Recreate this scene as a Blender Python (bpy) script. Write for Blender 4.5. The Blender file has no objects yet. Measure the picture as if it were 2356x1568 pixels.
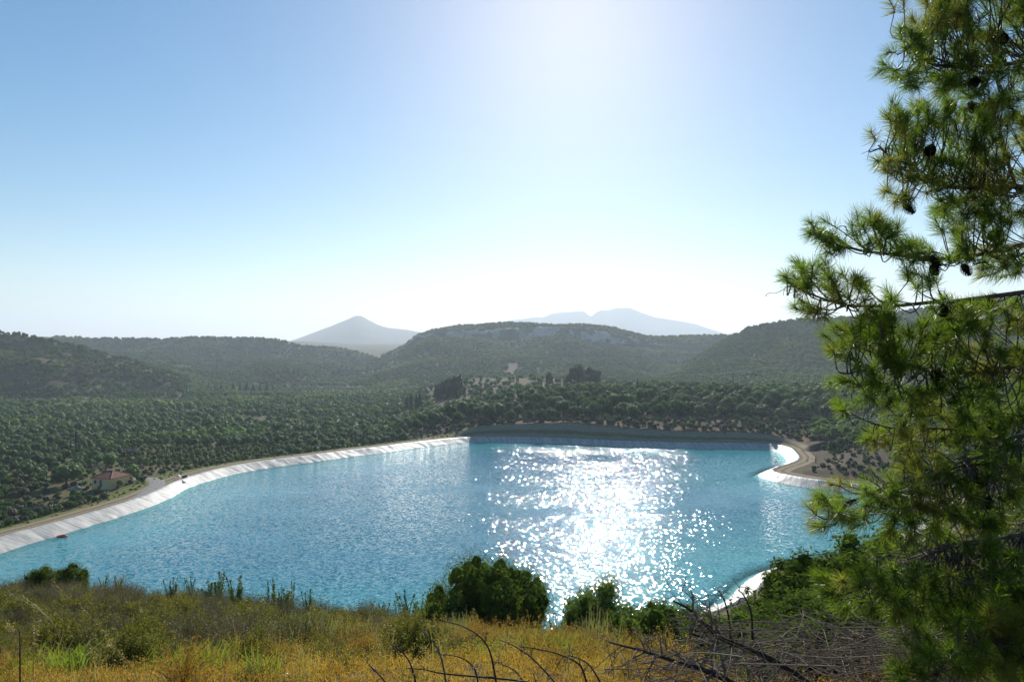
import bpy, math, random
import numpy as np
from mathutils import Vector
PI = math.pi
sc = bpy.context.scene
C = sc.collection

# ------------------------------------------------------------------ camera, sky, sun, exposure
FPX, U0, V0, HC = 1570.0, 1178.0, 800.0, 45.0        # focal length and horizon of the photo (2356 px wide reading), eye height over water
cam_d = bpy.data.cameras.new('camera'); cam = bpy.data.objects.new('camera', cam_d); C.objects.link(cam)
cam.location = (0, 0, HC); cam.rotation_euler = (math.radians(90), 0, 0)
cam_d.sensor_width = 36.0; cam_d.lens = FPX / 2356 * 36; cam_d.shift_y = (V0 - 784) / 2356
cam_d.clip_start = 0.1; cam_d.clip_end = 60000
sc.camera = cam
SUN_EL, SUN_AZ = math.radians(28.7), math.radians(5.2)   # azimuth to the right of +Y
world = bpy.data.worlds.new('World'); sc.world = world; world.use_nodes = True
wn = world.node_tree
bg = wn.nodes['Background']
sky = wn.nodes.new('ShaderNodeTexSky'); sky.sky_type = 'NISHITA'; sky.sun_disc = False
sky.sun_elevation = SUN_EL; sky.sun_rotation = SUN_AZ
sky.altitude = 0; sky.air_density = 1.0; sky.dust_density = 0.28; sky.ozone_density = 1.2
hs = wn.nodes.new('ShaderNodeHueSaturation'); hs.inputs['Saturation'].default_value = 1.5; hs.inputs['Hue'].default_value = .495
wn.links.new(sky.outputs[0], hs.inputs['Color']); wn.links.new(hs.outputs[0], bg.inputs[0]); bg.inputs[1].default_value = 0.072
sun_d = bpy.data.lights.new('sun', 'SUN'); sun = bpy.data.objects.new('sun', sun_d); C.objects.link(sun)
sun_d.energy = 4.8; sun_d.angle = math.radians(0.53); sun_d.color = (1.0, 0.95, 0.87)
sdir = Vector((math.sin(SUN_AZ) * math.cos(SUN_EL), math.cos(SUN_AZ) * math.cos(SUN_EL), math.sin(SUN_EL)))
sun.rotation_euler = sdir.to_track_quat('Z', 'Y').to_euler()
sc.view_settings.view_transform = 'Standard'; sc.view_settings.look = 'None'
sc.view_settings.exposure = 0.5; sc.view_settings.gamma = 1
sc.cycles.use_denoising = True
sc.cycles.max_bounces = 6; sc.cycles.transparent_max_bounces = 8; sc.cycles.volume_bounces = 1
sc.cycles.diffuse_bounces = 3; sc.cycles.glossy_bounces = 2; sc.cycles.transmission_bounces = 2

# ------------------------------------------------------------------ helpers
rs = np.random.RandomState
def P(u, v, Y):
    return Vector(((u - U0) / FPX * Y, Y, HC - (v - V0) / FPX * Y))
def tag(o, label=None, cat=None, group=None, kind=None):
    if label: o['label'] = label
    if cat: o['category'] = cat
    if group: o['group'] = group
    if kind: o['kind'] = kind
    return o
def link(name, me, parent=None, loc=None):
    o = bpy.data.objects.new(name, me); C.objects.link(o)
    if parent is not None: o.parent = parent
    if loc is not None: o.location = loc
    return o
def empty(name, loc, rz=0.0, s=1.0):
    o = bpy.data.objects.new(name, None); C.objects.link(o); o.location = loc
    o.rotation_euler = (0, 0, rz); o.scale = (s, s, s); o.empty_display_size = 0.2
    return o
def copy_tree(o, parent=None):
    c = o.copy(); C.objects.link(c)
    if parent is not None: c.parent = parent
    for ch in list(o.children): copy_tree(ch, c)
    return c
class G:                                   # geometry collector, quads only
    def __init__(s): s.v = []; s.f = []; s.m = []; s.n = 0
    def add(s, v, f, m=0):
        v = np.asarray(v, float).reshape(-1, 3); f = np.asarray(f, int).reshape(-1, 4)
        s.v.append(v); s.f.append(f + s.n); s.m.append(np.full(len(f), m)); s.n += len(v)
    def mesh(s, name, mats, smooth=False):
        v = np.concatenate(s.v); f = np.concatenate(s.f); m = np.concatenate(s.m)
        me = bpy.data.meshes.new(name)
        me.vertices.add(len(v)); me.vertices.foreach_set('co', v.ravel())
        me.loops.add(f.size); me.loops.foreach_set('vertex_index', f.ravel().astype(np.int32))
        me.polygons.add(len(f)); me.polygons.foreach_set('loop_start', np.arange(0, f.size, 4, dtype=np.int32))
        me.polygons.foreach_set('loop_total', np.full(len(f), 4, dtype=np.int32))
        me.polygons.foreach_set('material_index', m.astype(np.int32))
        if smooth: me.polygons.foreach_set('use_smooth', np.ones(len(f), dtype=bool))
        for mt in (mats if isinstance(mats, (list, tuple)) else [mats]): me.materials.append(mt)
        me.update(calc_edges=True); me.validate()
        return me
    def tube(s, pts, radii, sides=6, m=0):
        pts = np.array([tuple(p) for p in pts], float); n = len(pts)
        radii = np.broadcast_to(np.asarray(radii, float), (n,))
        t = np.gradient(pts, axis=0); t /= np.linalg.norm(t, axis=1, keepdims=True) + 1e-9
        ref = np.array([0, 0, 1.0]) if abs(t[:, 2]).mean() < .85 else np.array([1.0, 0, 0])
        a = np.cross(t, ref); a /= np.linalg.norm(a, axis=1, keepdims=True) + 1e-9; b = np.cross(t, a)
        th = np.arange(sides) * 2 * PI / sides
        ring = pts[:, None] + radii[:, None, None] * (np.cos(th)[None, :, None] * a[:, None] + np.sin(th)[None, :, None] * b[:, None])
        i = np.arange(n - 1)[:, None] * sides; j = np.arange(sides)[None]; j2 = (j + 1) % sides
        s.add(ring.reshape(-1, 3), np.stack([i + j, i + j2, i + sides + j2, i + sides + j], -1).reshape(-1, 4), m)
    def quads(s, c, nrm, a, b, rng, m=0):   # loose quads at centres c, facing nrm
        n = len(c); r = rng.normal(size=(n, 3)); tx = np.cross(nrm, r); tx /= np.linalg.norm(tx, axis=1, keepdims=True) + 1e-9
        ty = np.cross(nrm, tx); ty /= np.linalg.norm(ty, axis=1, keepdims=True) + 1e-9
        a = np.broadcast_to(a, (n,))[:, None] * .5; b = np.broadcast_to(b, (n,))[:, None] * .5
        v = np.stack([c - tx * a, c - ty * b, c + tx * a, c + ty * b], 1)   # diamond: leaf-like
        s.add(v.reshape(-1, 3), np.arange(n * 4).reshape(-1, 4), m)
    def box(s, c, d, rz=0.0, m=0):
        x, y, z = np.array(d) / 2; v = np.array([(-x,-y,-z),(x,-y,-z),(x,y,-z),(-x,y,-z),(-x,-y,z),(x,-y,z),(x,y,z),(-x,y,z)])
        ca, sa = math.cos(rz), math.sin(rz); R = np.array([[ca, -sa, 0], [sa, ca, 0], [0, 0, 1]])
        s.add(v @ R.T + np.array(c), [(0,3,2,1),(4,5,6,7),(0,1,5,4),(1,2,6,5),(2,3,7,6),(3,0,4,7)], m)
def unit(v): return v / (np.linalg.norm(v, axis=-1, keepdims=True) + 1e-9)
def spline(pts, n):
    p = np.array([tuple(q) for q in pts], float)
    if len(p) < 3:
        t = np.linspace(0, 1, n)[:, None]; return p[0] * (1 - t) + p[-1] * t
    q = np.vstack([2 * p[0] - p[1], p, 2 * p[-1] - p[-2]]); out = []
    for tt in np.linspace(0, len(p) - 1 - 1e-6, n):
        i = int(tt); t = tt - i; a, b, c, d = q[i:i + 4]
        out.append(.5 * ((2 * b) + (-a + c) * t + (2 * a - 5 * b + 4 * c - d) * t * t + (-a + 3 * b - 3 * c + d) * t ** 3))
    return np.array(out)

# value noise
def _h(ix, iy, s):
    n = (ix.astype(np.int64) * 374761393 + iy.astype(np.int64) * 668265263 + s * 974711) & 0x7fffffff
    n = (n ^ (n >> 13)) * 1274126177 & 0x7fffffff
    return ((n ^ (n >> 16)) & 0xffff) / 65535.0
def vn(x, y, s=0):
    ix, iy = np.floor(x), np.floor(y); fx, fy = x - ix, y - iy
    fx = fx * fx * (3 - 2 * fx); fy = fy * fy * (3 - 2 * fy)
    a, b, c, d = _h(ix, iy, s), _h(ix + 1, iy, s), _h(ix, iy + 1, s), _h(ix + 1, iy + 1, s)
    return (a * (1 - fx) + b * fx) * (1 - fy) + (c * (1 - fx) + d * fx) * fy
def fbm(x, y, o=4, s=0):
    r, a, t = 0, 1.0, 0
    for k in range(o):
        r = r + a * (vn(x * 2 ** k, y * 2 ** k, s + k) - .5); t += a; a *= .5
    return r / t * 2
def sstep(t): t = np.clip(t, 0, 1); return t * t * (3 - 2 * t)

# ------------------------------------------------------------------ reservoir outline (water line at z = 0) and signed distance to it
def wl(u, v): Y = HC * FPX / (v - V0); return ((u - U0) / FPX * Y, Y)
WL = [wl(*p) for p in [(0,1272.8),(60,1252),(141,1230),(226,1204),(303,1180),(371,1155.8),(403,1139.6),(428,1125.5),(444,1118),(476,1107.4),(524,1093),
      (590,1080),(657,1070.5),(740,1060),(822,1048),(878,1042),(960,1030),(1043,1020.5),(1103,1016.8),(1208,1017),(1290,1020),(1368,1024),(1440,1027.5),(1505,1030),(1610,1032),
      (1725,1033),(1773,1034.3),(1795,1039.8),(1803,1049.4),(1812,1062),(1800,1071.4),(1762,1082.4),(1742.8,1090.7),(1751.5,1100),(1798.6,1111.5),
      (1866,1122.8),(1904,1126.6),(2020,1140),(2137,1158.6),(2165,1177)]]
WL += [(100,170),(83.5,155),(70.5,147.2),(63.9,144.2),(57.7,141.9),(49.1,136.7),(42.7,128.5),(37.1,119.7),(20,108),(-20,101),(-60,99),(-96,104),(-112,125)]
def chaikin(p, k=2):
    p = np.array(p)
    for _ in range(k):
        q = np.roll(p, -1, 0); p = np.stack([p * .75 + q * .25, p * .25 + q * .75], 1).reshape(-1, 2)
    return p
WLs = chaikin(WL)
def sdf(x, y):
    x = np.asarray(x, float); y = np.asarray(y, float); sh = x.shape; x = x.ravel(); y = y.ravel()
    out = np.full(x.shape, 400.0)
    near = (x > -200) & (x < 220) & (y > 20) & (y < 420)
    px, py = x[near], y[near]; d2 = np.full(px.shape, 1e9); ins = np.zeros(px.shape, bool)
    A = WLs; B = np.roll(WLs, -1, 0)
    for (ax, ay), (bx, by) in zip(A, B):
        ex, ey = bx - ax, by - ay; t = np.clip(((px - ax) * ex + (py - ay) * ey) / (ex * ex + ey * ey), 0, 1)
        d2 = np.minimum(d2, (px - ax - t * ex) ** 2 + (py - ay - t * ey) ** 2)
        cr = ((ay > py) != (by > py)); xi = (bx - ax) * (py - ay) / (by - ay + 1e-12) + ax
        ins ^= cr & (px < xi)
    d = np.sqrt(d2); out[near] = np.where(ins, -d, d)
    return out.reshape(sh)

# ------------------------------------------------------------------ the lie of the land: cross stations (distance, heights by bearing)
def zv(Y, tab): return [(u, HC - (v - V0) / FPX * Y) for u, v in tab]
RIDGE = [(-2500,720),(-700,752),(100,774),(200,780),(380,781),(480,778),(600,779),(641,783),(693,799),(768,803),(814,811),(850,820),(872,829),(900,813),(930,799),(957,775),(988,763),
         (1048,753),(1158,746),(1208,747),(1258,749),(1340,750),(1395,755),(1437,764),(1478,773),(1519,778),(1615,775),(1679,774),(1800,773),(5000,773)]
ST = [
 (60, [(-5000,17),(5000,17)]),
 (92, [(-5000,2),(1600,2),(2000,4),(2600,10),(5000,14)]),
 (150, [(-5000,-1),(0,-1),(600,0),(1800,2),(2100,5),(2400,12),(5000,16)]),
 (230, [(-5000,-6),(-300,-2),(0,-.5),(237,1),(400,1),(700,0),(1800,2),(1900,3),(2356,7),(5000,12)]),
 (285, [(-5000,-6),(0,-2.5),(400,-2),(700,-2),(1000,1),(1840,2),(1900,6),(1960,8.5),(2100,11),(2356,14),(5000,18)]),
 (330, [(-5000,-8),(0,-3),(700,-3),(900,-1.5),(1000,2.5),(1060,4),(1100,7),(1300,9),(1700,9.2),(1900,7),(2356,8),(5000,12)]),
 (352, [(-5000,-8),(0,-3.5),(700,-3.5),(900,-2),(1000,4),(1100,7.2),(1300,8.6),(1700,9),(1900,7),(2356,7),(5000,10)]),
 (415, [(-5000,-8),(0,-5),(700,-5),(880,-5),(920,-3),(960,0),(1050,7),(1150,12.6),(1250,16.2),(1500,17.2),(1900,15.6),(2356,11),(5000,11)]),
 (480, [(-5000,-8),(0,-6),(850,-7),(940,-4),(1050,4),(1200,15),(1500,17.5),(1900,16),(2356,12),(5000,12)]),
 (570, [(-5000,-6),(0,-8),(850,-8),(960,-3),(1050,5),(1250,7),(1500,6),(1900,7),(2356,8),(5000,10)]),
 (650, zv(650,[(-5000,925),(860,930),(938,913),(988,893),(1043,876),(1084,869),(1208,869),(1285,872),(1395,874),(1450,881),(1491,887),(1600,890),(2356,888),(5000,880)])),
 (720, [(-5000,-2),(-700,-8),(0,-11),(500,-11.5),(900,-9),(1000,2),(1200,6),(1450,4),(1600,7),(2356,9),(5000,12)]),
 (900, zv(900,[(-5000,600),(-700,715),(0,767),(100,780),(200,802),(300,832),(400,864),(480,892),(560,902),(900,898),(1000,890),(1500,880),(1560,866),(1800,856),(2000,852),(2356,840),(5000,800)])),
 (1050, [(-5000,100),(-700,60),(0,38),(200,22),(400,0),(500,-11),(800,-14),(900,-8),(1000,2),(1200,10),(1400,6),(1500,-2),(1560,2),(1600,20),(1700,44),(1800,58),(2000,66),(2356,96),(5000,110)]),
 (1150, [(-5000,90),(-700,60),(0,40),(300,16),(500,2),(575,-5),(622,7.6),(652,13.5),(685,11),(729,-5),(754,-14),(812,-14),(850,-6),(900,2),(1000,14),(1200,24),(1400,16),(1500,0)]
        + zv(1150,[(1520,871),(1560,853),(1602,829),(1648,799),(1679,780),(1700,772),(1718,759),(1740,754),(1800,746),(1839,737),(1869,738),(2000,728),(2200,703),(2288,676),(2356,671),(5000,600)])),
 (1350, [(-5000,60),(-700,40),(0,30),(300,18),(420,22),(500,10),(600,14),(700,2),(780,-10),(830,-12),(870,0),(930,20),(1000,36),(1100,40),(1300,38),(1450,24),(1550,10),(1700,40),(5000,60)]),
 (1540, zv(1540,[(-5000,790),(0,800),(200,815),(400,812),(600,815),(700,828),(780,850),(812,866),(840,858),(872,835),(900,818),(930,804),(958,788),(990,778),(1050,777),(1158,777),(1300,779),(1400,792),(1500,806),(1615,812),(1700,800),(5000,800)])),
 (1556, zv(1556,[(-5000,788),(0,798),(200,812),(400,808),(600,811),(700,824),(780,846),(812,862),(840,850),(872,830),(900,814),(930,800),(957,777),(990,766),(1050,760),(1158,754),(1300,756),(1400,765),(1450,778),(1480,792),(1530,795),(1615,794),(1700,790),(5000,790)])),
 (1650, zv(1650, RIDGE)),
 (2200, [(-5000,40),(5000,40)]),
 (3500, zv(3500,[(-5000,790),(600,791),(657,785),(700,784.5),(740,786),(803,789),(938,789),(1000,792),(5000,792)])),
 (4100, [(-5000,30),(5000,30)]),
 (6000, zv(6000,[(-5000,792),(600,793),(671,782.5),(700,773),(729,762),(767.8,746.8),(803.5,731.6),(813,726.5),(820,724.4),(831,724.8),(847.5,734.4),(867,745.4),(882,751),(900,755),(938,758),(971,765),(1040,775),(1100,790),(5000,792)])),
 (7200, [(-5000,30),(5000,30)]),
 (9000, zv(9000,[(-5000,793),(1000,793),(1060,768),(1100,755),(1128,747),(1175,736),(1205,733),(1230,729),(1249.7,730),(1271.7,720.6),(1293.7,718),(1330,716.7),(1343,716.5),(1359.7,729),(1370.8,719),(1386,713),
                 (1398,713.8),(1417.5,707.7),(1447.8,707.7),(1472.5,718),(1505.6,730),(1544,735),(1577,740),(1602,745.4),(1632,756.4),(1676,771.5),(1730,785),(1800,793),(5000,793)])),
 (14000, [(-5000,-20),(5000,-20)]),
]
SY = np.array([s[0] for s in ST], float)
def H(x, y, noise=True):
    x = np.asarray(x, float); y = np.asarray(y, float)
    yy = np.maximum(y, 1.0); u = U0 + FPX * x / yy
    Z = np.stack([np.interp(u, [a for a, _ in t], [b for _, b in t]) for _, t in ST])
    k = np.clip(np.searchsorted(SY, y) - 1, 0, len(ST) - 2)
    t = np.clip((y - SY[k]) / (SY[k + 1] - SY[k]), 0, 1)
    z0 = np.take_along_axis(Z, k[None], 0)[0]; z1 = np.take_along_axis(Z, (k + 1)[None], 0)[0]
    z = z0 + (z1 - z0) * t
    rim = np.interp(x, [-60,-19.5,-9.6,-4,0,5.3,13.6,40,80], [36.5,35.5,35.0,34.4,33.8,33.0,32.5,34,37])
    y0, y1, y2 = 9.0, 26.0, 60.0
    fg = np.where(y < 0, 43.3 - y * .02, np.where(y < y0, 43.3 - 2.7 * y / y0, np.where(y < y1, 40.6 + (rim - 40.6) * (y - y0) / (y1 - y0), rim + (17 - rim) * (y - y1) / (y2 - y1))))
    fg = fg + fbm(x * .12, y * .12, 3, 5) * .35 * sstep((y - 3) / 8) * sstep((60 - y) / 20)
    if noise:
        amp = np.interp(y, [60,120,330,420,700,900,1150,1540,1650,3500,6000,9000,14000], [0,.5,.5,1.2,1.5,6,8,9,3,14,14,14,5]) + 22 * np.exp(-((y - 800) / 65.) ** 2) * sstep((460 - u) / 120) + 26 * np.exp(-((y - 1380) / 110.) ** 2)
        sc_ = np.interp(y, [60,420,900,2200,3500,9000], [.03,.016,.008,.006,.0025,.0012])
        # fixed frequencies blended by distance so that the relief never stretches
        n1 = fbm(x * .025, y * .025, 4, 11); n2 = fbm(x * .009, y * .009, 5, 23); n3 = fbm(x * .0022, y * .0022, 5, 37)
        w2 = sstep((y - 450) / 350); w3 = sstep((y - 1900) / 900)
        nn = n1 * (1 - w2) + n2 * w2 * (1 - w3) + n3 * w3
        z = z + nn * amp
        cl = np.exp(-((y - 1548) / 18.) ** 2) * ((u > 950) & (u < 1470))
        z = z + cl * fbm(x * .06, y * .06, 3, 71) * 5
    z = np.where(y < 60, fg, z)
    d = sdf(x, y)
    far = (y > 285) & (x > -30)
    bw = np.where(far, 5.5, 15.0); st = np.where(far, 5.6, 10.5)
    w = sstep((d - st) / bw)
    bank = np.where(d > 4.6, 2.0, np.maximum(2.0 - (4.6 - d) * 1.0, -7))
    z = np.where(d < 200, bank * (1 - w) + z * w, z)
    return z

# ------------------------------------------------------------------ materials
def mat(name, col=(.5,.5,.5), rough=.8, spec=.3, metal=0):
    m = bpy.data.materials.new(name); m.use_nodes = True; b = m.node_tree.nodes['Principled BSDF']
    b.inputs['Base Color'].default_value = (*col, 1); b.inputs['Roughness'].default_value = rough
    b.inputs['Specular IOR Level'].default_value = spec; b.inputs['Metallic'].default_value = metal
    return m
def N(m, t, **k):
    n = m.node_tree.nodes.new(t)
    for a, b in k.items():
        if a in n.inputs.keys(): n.inputs[a].default_value = b
        else: setattr(n, a, b)
    return n
def L(m, a, b): m.node_tree.links.new(a, b)
def mixc(m, fac, a, b, mode='MIX'):
    n = N(m, 'ShaderNodeMix', data_type='RGBA', blend_type=mode)
    for s, i in ((fac, 0), (a, 6), (b, 7)):
        if hasattr(s, 'links'): L(m, s, n.inputs[i])
        elif isinstance(s, tuple): n.inputs[i].default_value = (*s, 1)
        else: n.inputs[i].default_value = s
    return n.outputs[2]
def noise(m, scale, detail=4, rough=.6, vec=None):
    n = N(m, 'ShaderNodeTexNoise', Scale=scale, Detail=detail, Roughness=rough)
    if vec is None:
        vec = N(m, 'ShaderNodeNewGeometry').outputs['Position']
    L(m, vec, n.inputs['Vector']); return n.outputs['Fac']
def ramp(m, x, lo, hi, a=0.0, b=1.0):
    n = N(m, 'ShaderNodeMapRange', interpolation_type='SMOOTHSTEP'); L(m, x, n.inputs['Value'])
    n.inputs['From Min'].default_value = lo; n.inputs['From Max'].default_value = hi; n.inputs['To Min'].default_value = a; n.inputs['To Max'].default_value = b
    return n.outputs[0]
def noisy(name, c1, c2, scale, rough=.85, bump=.3, spec=.2, lo=.35, hi=.65):
    m = mat(name, c1, rough, spec); b = m.node_tree.nodes['Principled BSDF']
    n = noise(m, scale, 6); L(m, mixc(m, ramp(m, n, lo, hi), c1, c2), b.inputs['Base Color'])
    if bump:
        bp = N(m, 'ShaderNodeBump', Strength=bump, Distance=1 / scale * .3); L(m, n, bp.inputs['Height']); L(m, bp.outputs[0], b.inputs['Normal'])
    return m
def leafmat(name, a, b, trans=.35, gloss=.15, rough=.6, patch=None, pscale=.01, plo=.55, phi=.65, tcol=1.6):
    """foliage: colour varies from plant to plant and clump to clump; thin leaves let light through"""
    m = mat(name, a, rough, gloss); nt = m.node_tree; pb = nt.nodes['Principled BSDF']
    oi = N(m, 'ShaderNodeObjectInfo'); geo = N(m, 'ShaderNodeNewGeometry')
    col = mixc(m, oi.outputs['Random'], a, b)
    ri = geo.outputs['Random Per Island']
    col = mixc(m, ramp(m, ri, 0, 1, 0, .6), col, tuple(x * .55 for x in a))
    if patch:
        pn = noise(m, pscale, 2, .5, geo.outputs['Position']); col = mixc(m, ramp(m, pn, plo, phi), col, patch)
    L(m, col, pb.inputs['Base Color'])
    tr = N(m, 'ShaderNodeBsdfTranslucent')
    g = N(m, 'ShaderNodeGamma'); g.inputs[1].default_value = .75; L(m, col, g.inputs[0])
    L(m, mixc(m, 1.0, g.outputs[0], (tcol * .9, tcol, tcol * .35), 'MULTIPLY'), tr.inputs['Color'])
    mx = N(m, 'ShaderNodeMixShader'); mx.inputs[0].default_value = trans
    L(m, pb.outputs[0], mx.inputs[1]); L(m, tr.outputs[0], mx.inputs[2]); L(m, mx.outputs[0], nt.nodes['Material Output'].inputs[0])
    return m

# land: colour by vertex ("tint"), bands of the reservoir bank by distance to the water line
M_land = mat('land', (.1,.09,.05), .95, .1)
def build_land():
    m = M_land; pb = m.node_tree.nodes['Principled BSDF']
    t = N(m, 'ShaderNodeVertexColor', layer_name='tint').outputs[0]
    t2 = N(m, 'ShaderNodeVertexColor', layer_name='tint2').outputs[0]
    pos = N(m, 'ShaderNodeNewGeometry').outputs['Position']
    n1 = noise(m, .035, 6, .65, pos); n2 = noise(m, .25, 6, .65, pos); n3 = noise(m, 2.5, 5, .6, pos)
    base = mixc(m, ramp(m, n1, .42, .6), t, t2)
    base = mixc(m, ramp(m, n2, .35, .7, .0, .75), base, mixc(m, .5, t, t2))
    base = mixc(m, 1.0, base, mixc(m, ramp(m, n3, .3, .7), (.72,.72,.72), (1.25,1.25,1.25)), 'MULTIPLY')
    d = N(m, 'ShaderNodeAttribute', attribute_name='shore').outputs['Fac']
    wob = N(m, 'ShaderNodeMath', operation='MULTIPLY_ADD'); L(m, n2, wob.inputs[0]); wob.inputs[1].default_value = 1.6; wob.inputs[2].default_value = -.8
    dd = N(m, 'ShaderNodeMath', operation='ADD'); L(m, d, dd.inputs[0]); L(m, wob.outputs[0], dd.inputs[1]); dd = dd.outputs[0]
    verge = mixc(m, ramp(m, n3, .4, .6), (.20,.145,.085), (.11,.12,.03))
    dirt = mixc(m, ramp(m, n3, .35, .65), (.33,.26,.19), (.24,.185,.13))
    base = mixc(m, ramp(m, dd, 11, 9.8), base, dirt)
    base = mixc(m, ramp(m, dd, 6.4, 5.6), base, verge)
    # grown-over middle between the wheel ruts
    mid = N(m, 'ShaderNodeMath', operation='SUBTRACT'); L(m, dd, mid.inputs[0]); mid.inputs[1].default_value = 7.9
    ab = N(m, 'ShaderNodeMath', operation='ABSOLUTE'); L(m, mid.outputs[0], ab.inputs[0])
    base = mixc(m, ramp(m, ab.outputs[0], .75, .3), base, verge)
    L(m, base, pb.inputs['Base Color'])
    bp = N(m, 'ShaderNodeBump', Strength=.6, Distance=.5); L(m, n3, bp.inputs['Height']); L(m, bp.outputs[0], pb.inputs['Normal'])
build_land()

# ------------------------------------------------------------------ terrain sheets
def tints(x, y, z):
    u = U0 + FPX * x / np.maximum(y, 1); d = sdf(x, y)
    j1 = fbm(x * .03, y * .03, 4, 51); j2 = fbm(x * .03, y * .03, 4, 57)
    u = u + j1 * np.interp(y, [60, 400, 2000], [0, 60, 90]); y = y * (1 + j2 * np.interp(y, [100, 400, 2000], [0, .05, .05]))
    n = x.shape; a = np.zeros(n + (3,)); b = np.zeros(n + (3,))
    def put(mask, c1, c2): a[mask] = c1; b[mask] = c2
    put(np.ones(n, bool), (.075,.085,.03), (.13,.10,.055))            # valley floor
    put(y < 60, (.10,.065,.03), (.07,.05,.025))                         # dry grass slope
    put((y >= 28) & (y < 120), (.12,.09,.05), (.07,.07,.03))
    put((y > 200) & (y < 420) & (u < 900), (.13,.11,.045), (.09,.10,.035))
    put((y > 320) & (y < 418) & (u > 880), (.085,.065,.038), (.06,.055,.028))   # orchard slope, dry
    put((d < 17) & (y > 285) & (x > -30) & (u < 1860), (.19,.11,.06), (.12,.08,.045))  # cut bank
    put((y > 215) & (y < 345) & (u > 1850), (.11,.08,.05), (.065,.05,.032))
    put((y >= 400) & (y < 490) & (u > 1000), (.22,.15,.10), (.13,.095,.06))   # tilled orchard soil
    put((d > 9) & (d < 17) & (x < -20), (.14,.17,.03), (.16,.14,.05))
    put((y >= 600) & (y < 760) & (u > 900), (.16,.12,.075), (.08,.08,.04))
    put((y >= 700) & (y < 1100), (.07,.065,.035), (.13,.095,.058))
    put((y >= 1100) & (y < 1530), (.045,.06,.03), (.06,.065,.038))
    put((y >= 1530) & (y < 1560) & (u > 950) & (u < 1440), (.46,.42,.37), (.22,.22,.17))
    put((y >= 1200) & (y < 1570) & (u > 815) & (u < 905), (.30,.27,.23), (.10,.10,.06))
    put((y >= 1560) & (y < 3000), (.05,.065,.035), (.10,.09,.055))
    put(y >= 3000, (.06,.065,.045), (.10,.09,.065))
    return a, b
def sheet(X, Y, cls, names):
    Z = H(X, Y); a, b = tints(X, Y, Z); d = np.clip(sdf(X, Y), -60, 400)
    ny, nx = X.shape; co = np.stack([X, Y, Z], -1).reshape(-1, 3); a = a.reshape(-1, 3); b = b.reshape(-1, 3); d = d.reshape(-1)
    i, j = np.meshgrid(np.arange(ny - 1), np.arange(nx - 1), indexing='ij'); k = i * nx + j
    F = np.stack([k, k + 1, k + nx + 1, k + nx], -1).reshape(-1, 4)
    fc = co[F].mean(1); c = cls(fc[:, 0], fc[:, 1], d[F].mean(1))
    for ci, (nm, lab) in names.items():
        fs = F[c == ci]
        if not len(fs): continue
        used = np.unique(fs); mp = np.zeros(len(co), int); mp[used] = np.arange(len(used))
        g = G(); g.add(co[used], mp[fs]); me = g.mesh(nm, M_land, True)
        for an, arr in (('tint', a), ('tint2', b)):
            ca = me.color_attributes.new(an, 'FLOAT_COLOR', 'POINT')
            ca.data.foreach_set('color', np.concatenate([arr[used], np.ones((len(used), 1))], 1).ravel())
        at = me.attributes.new('shore', 'FLOAT', 'POINT'); at.data.foreach_set('value', d[used])
        tag(link(nm, me), lab, kind='structure')
# near slope
xs = np.linspace(-90, 90, 241); ys = np.concatenate([np.linspace(-40, 8, 40), np.linspace(8.5, 40, 80)])
X, Y = np.meshgrid(xs, ys)
sheet(X, Y, lambda x, y, d: np.zeros(len(x), int), {0: ('near_slope_ground', 'dry grassy slope dropping from the viewpoint')})
# the rest, fanning out from the viewpoint: u columns, distance rows
us = np.concatenate([np.linspace(-4000, -400, 40), np.linspace(-390, 2700, 560), np.linspace(2720, 5200, 30)])
rows = []
def seg(a, b, n): rows.extend(np.linspace(a, b, n, endpoint=False))
seg(40,100,24); seg(100,360,190); seg(360,480,50); seg(480,720,50); seg(720,1150,90); seg(1150,1535,60); seg(1535,1560,14); seg(1560,1700,20); seg(1700,3600,40); seg(3600,6000,36); seg(6000,9000,40); seg(9000,14001,30)
rows = np.array(rows)
U, Y = np.meshgrid(us, rows); X = (U - U0) / FPX * Y
def cls(x, y, d):
    u = U0 + FPX * x / y; c = np.zeros(len(x), int)
    c[(d > 4.0) & (d < 11)] = 1
    c[(y > 712) & (y < 1060) & (u < 560)] = 2
    c[(y > 330) & (y < 620) & (u > 930)] = 8
    c[(y > 600) & (y < 760) & (u > 930) & (u < 1560)] = 9
    c[(y > 880) & (u > 1500) & (y < 1700)] = 3
    c[(y >= 1060) & (u <= 830) & (y < 2200)] = 4
    c[(y >= 1060) & (u > 830) & (y < 2200) & ((u <= 1500) | (y >= 1260))] = 5
    c[(y >= 2200) & (y < 4600)] = 6; c[(y >= 4600) & (y < 7500)] = 7; c[(y >= 7500)] = 10
    return c
sheet(X, Y, cls, {0: ('ground', 'valley ground'), 1: ('dirt_track', 'dirt track with two wheel ruts along the reservoir rim'), 2: ('hill', 'scrub covered hill sloping down at the left edge'),
  3: ('hill', 'wooded hill rising to the right behind the pine'), 4: ('hill', 'flat topped green hills behind the valley'), 5: ('cliff_hill', 'table hill with pale limestone cliff band'),
  6: ('hill', 'low hazy ridge below the pointed peak'), 7: ('mountain', 'pointed blue hazy peak'), 8: ('orchard_slope', 'dry slope and plateau planted with trees above the far bank'),
  9: ('knoll', 'brown topped knoll behind the orchard plateau'), 10: ('mountain', 'pale twin humped mountain in the haze')})

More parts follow.
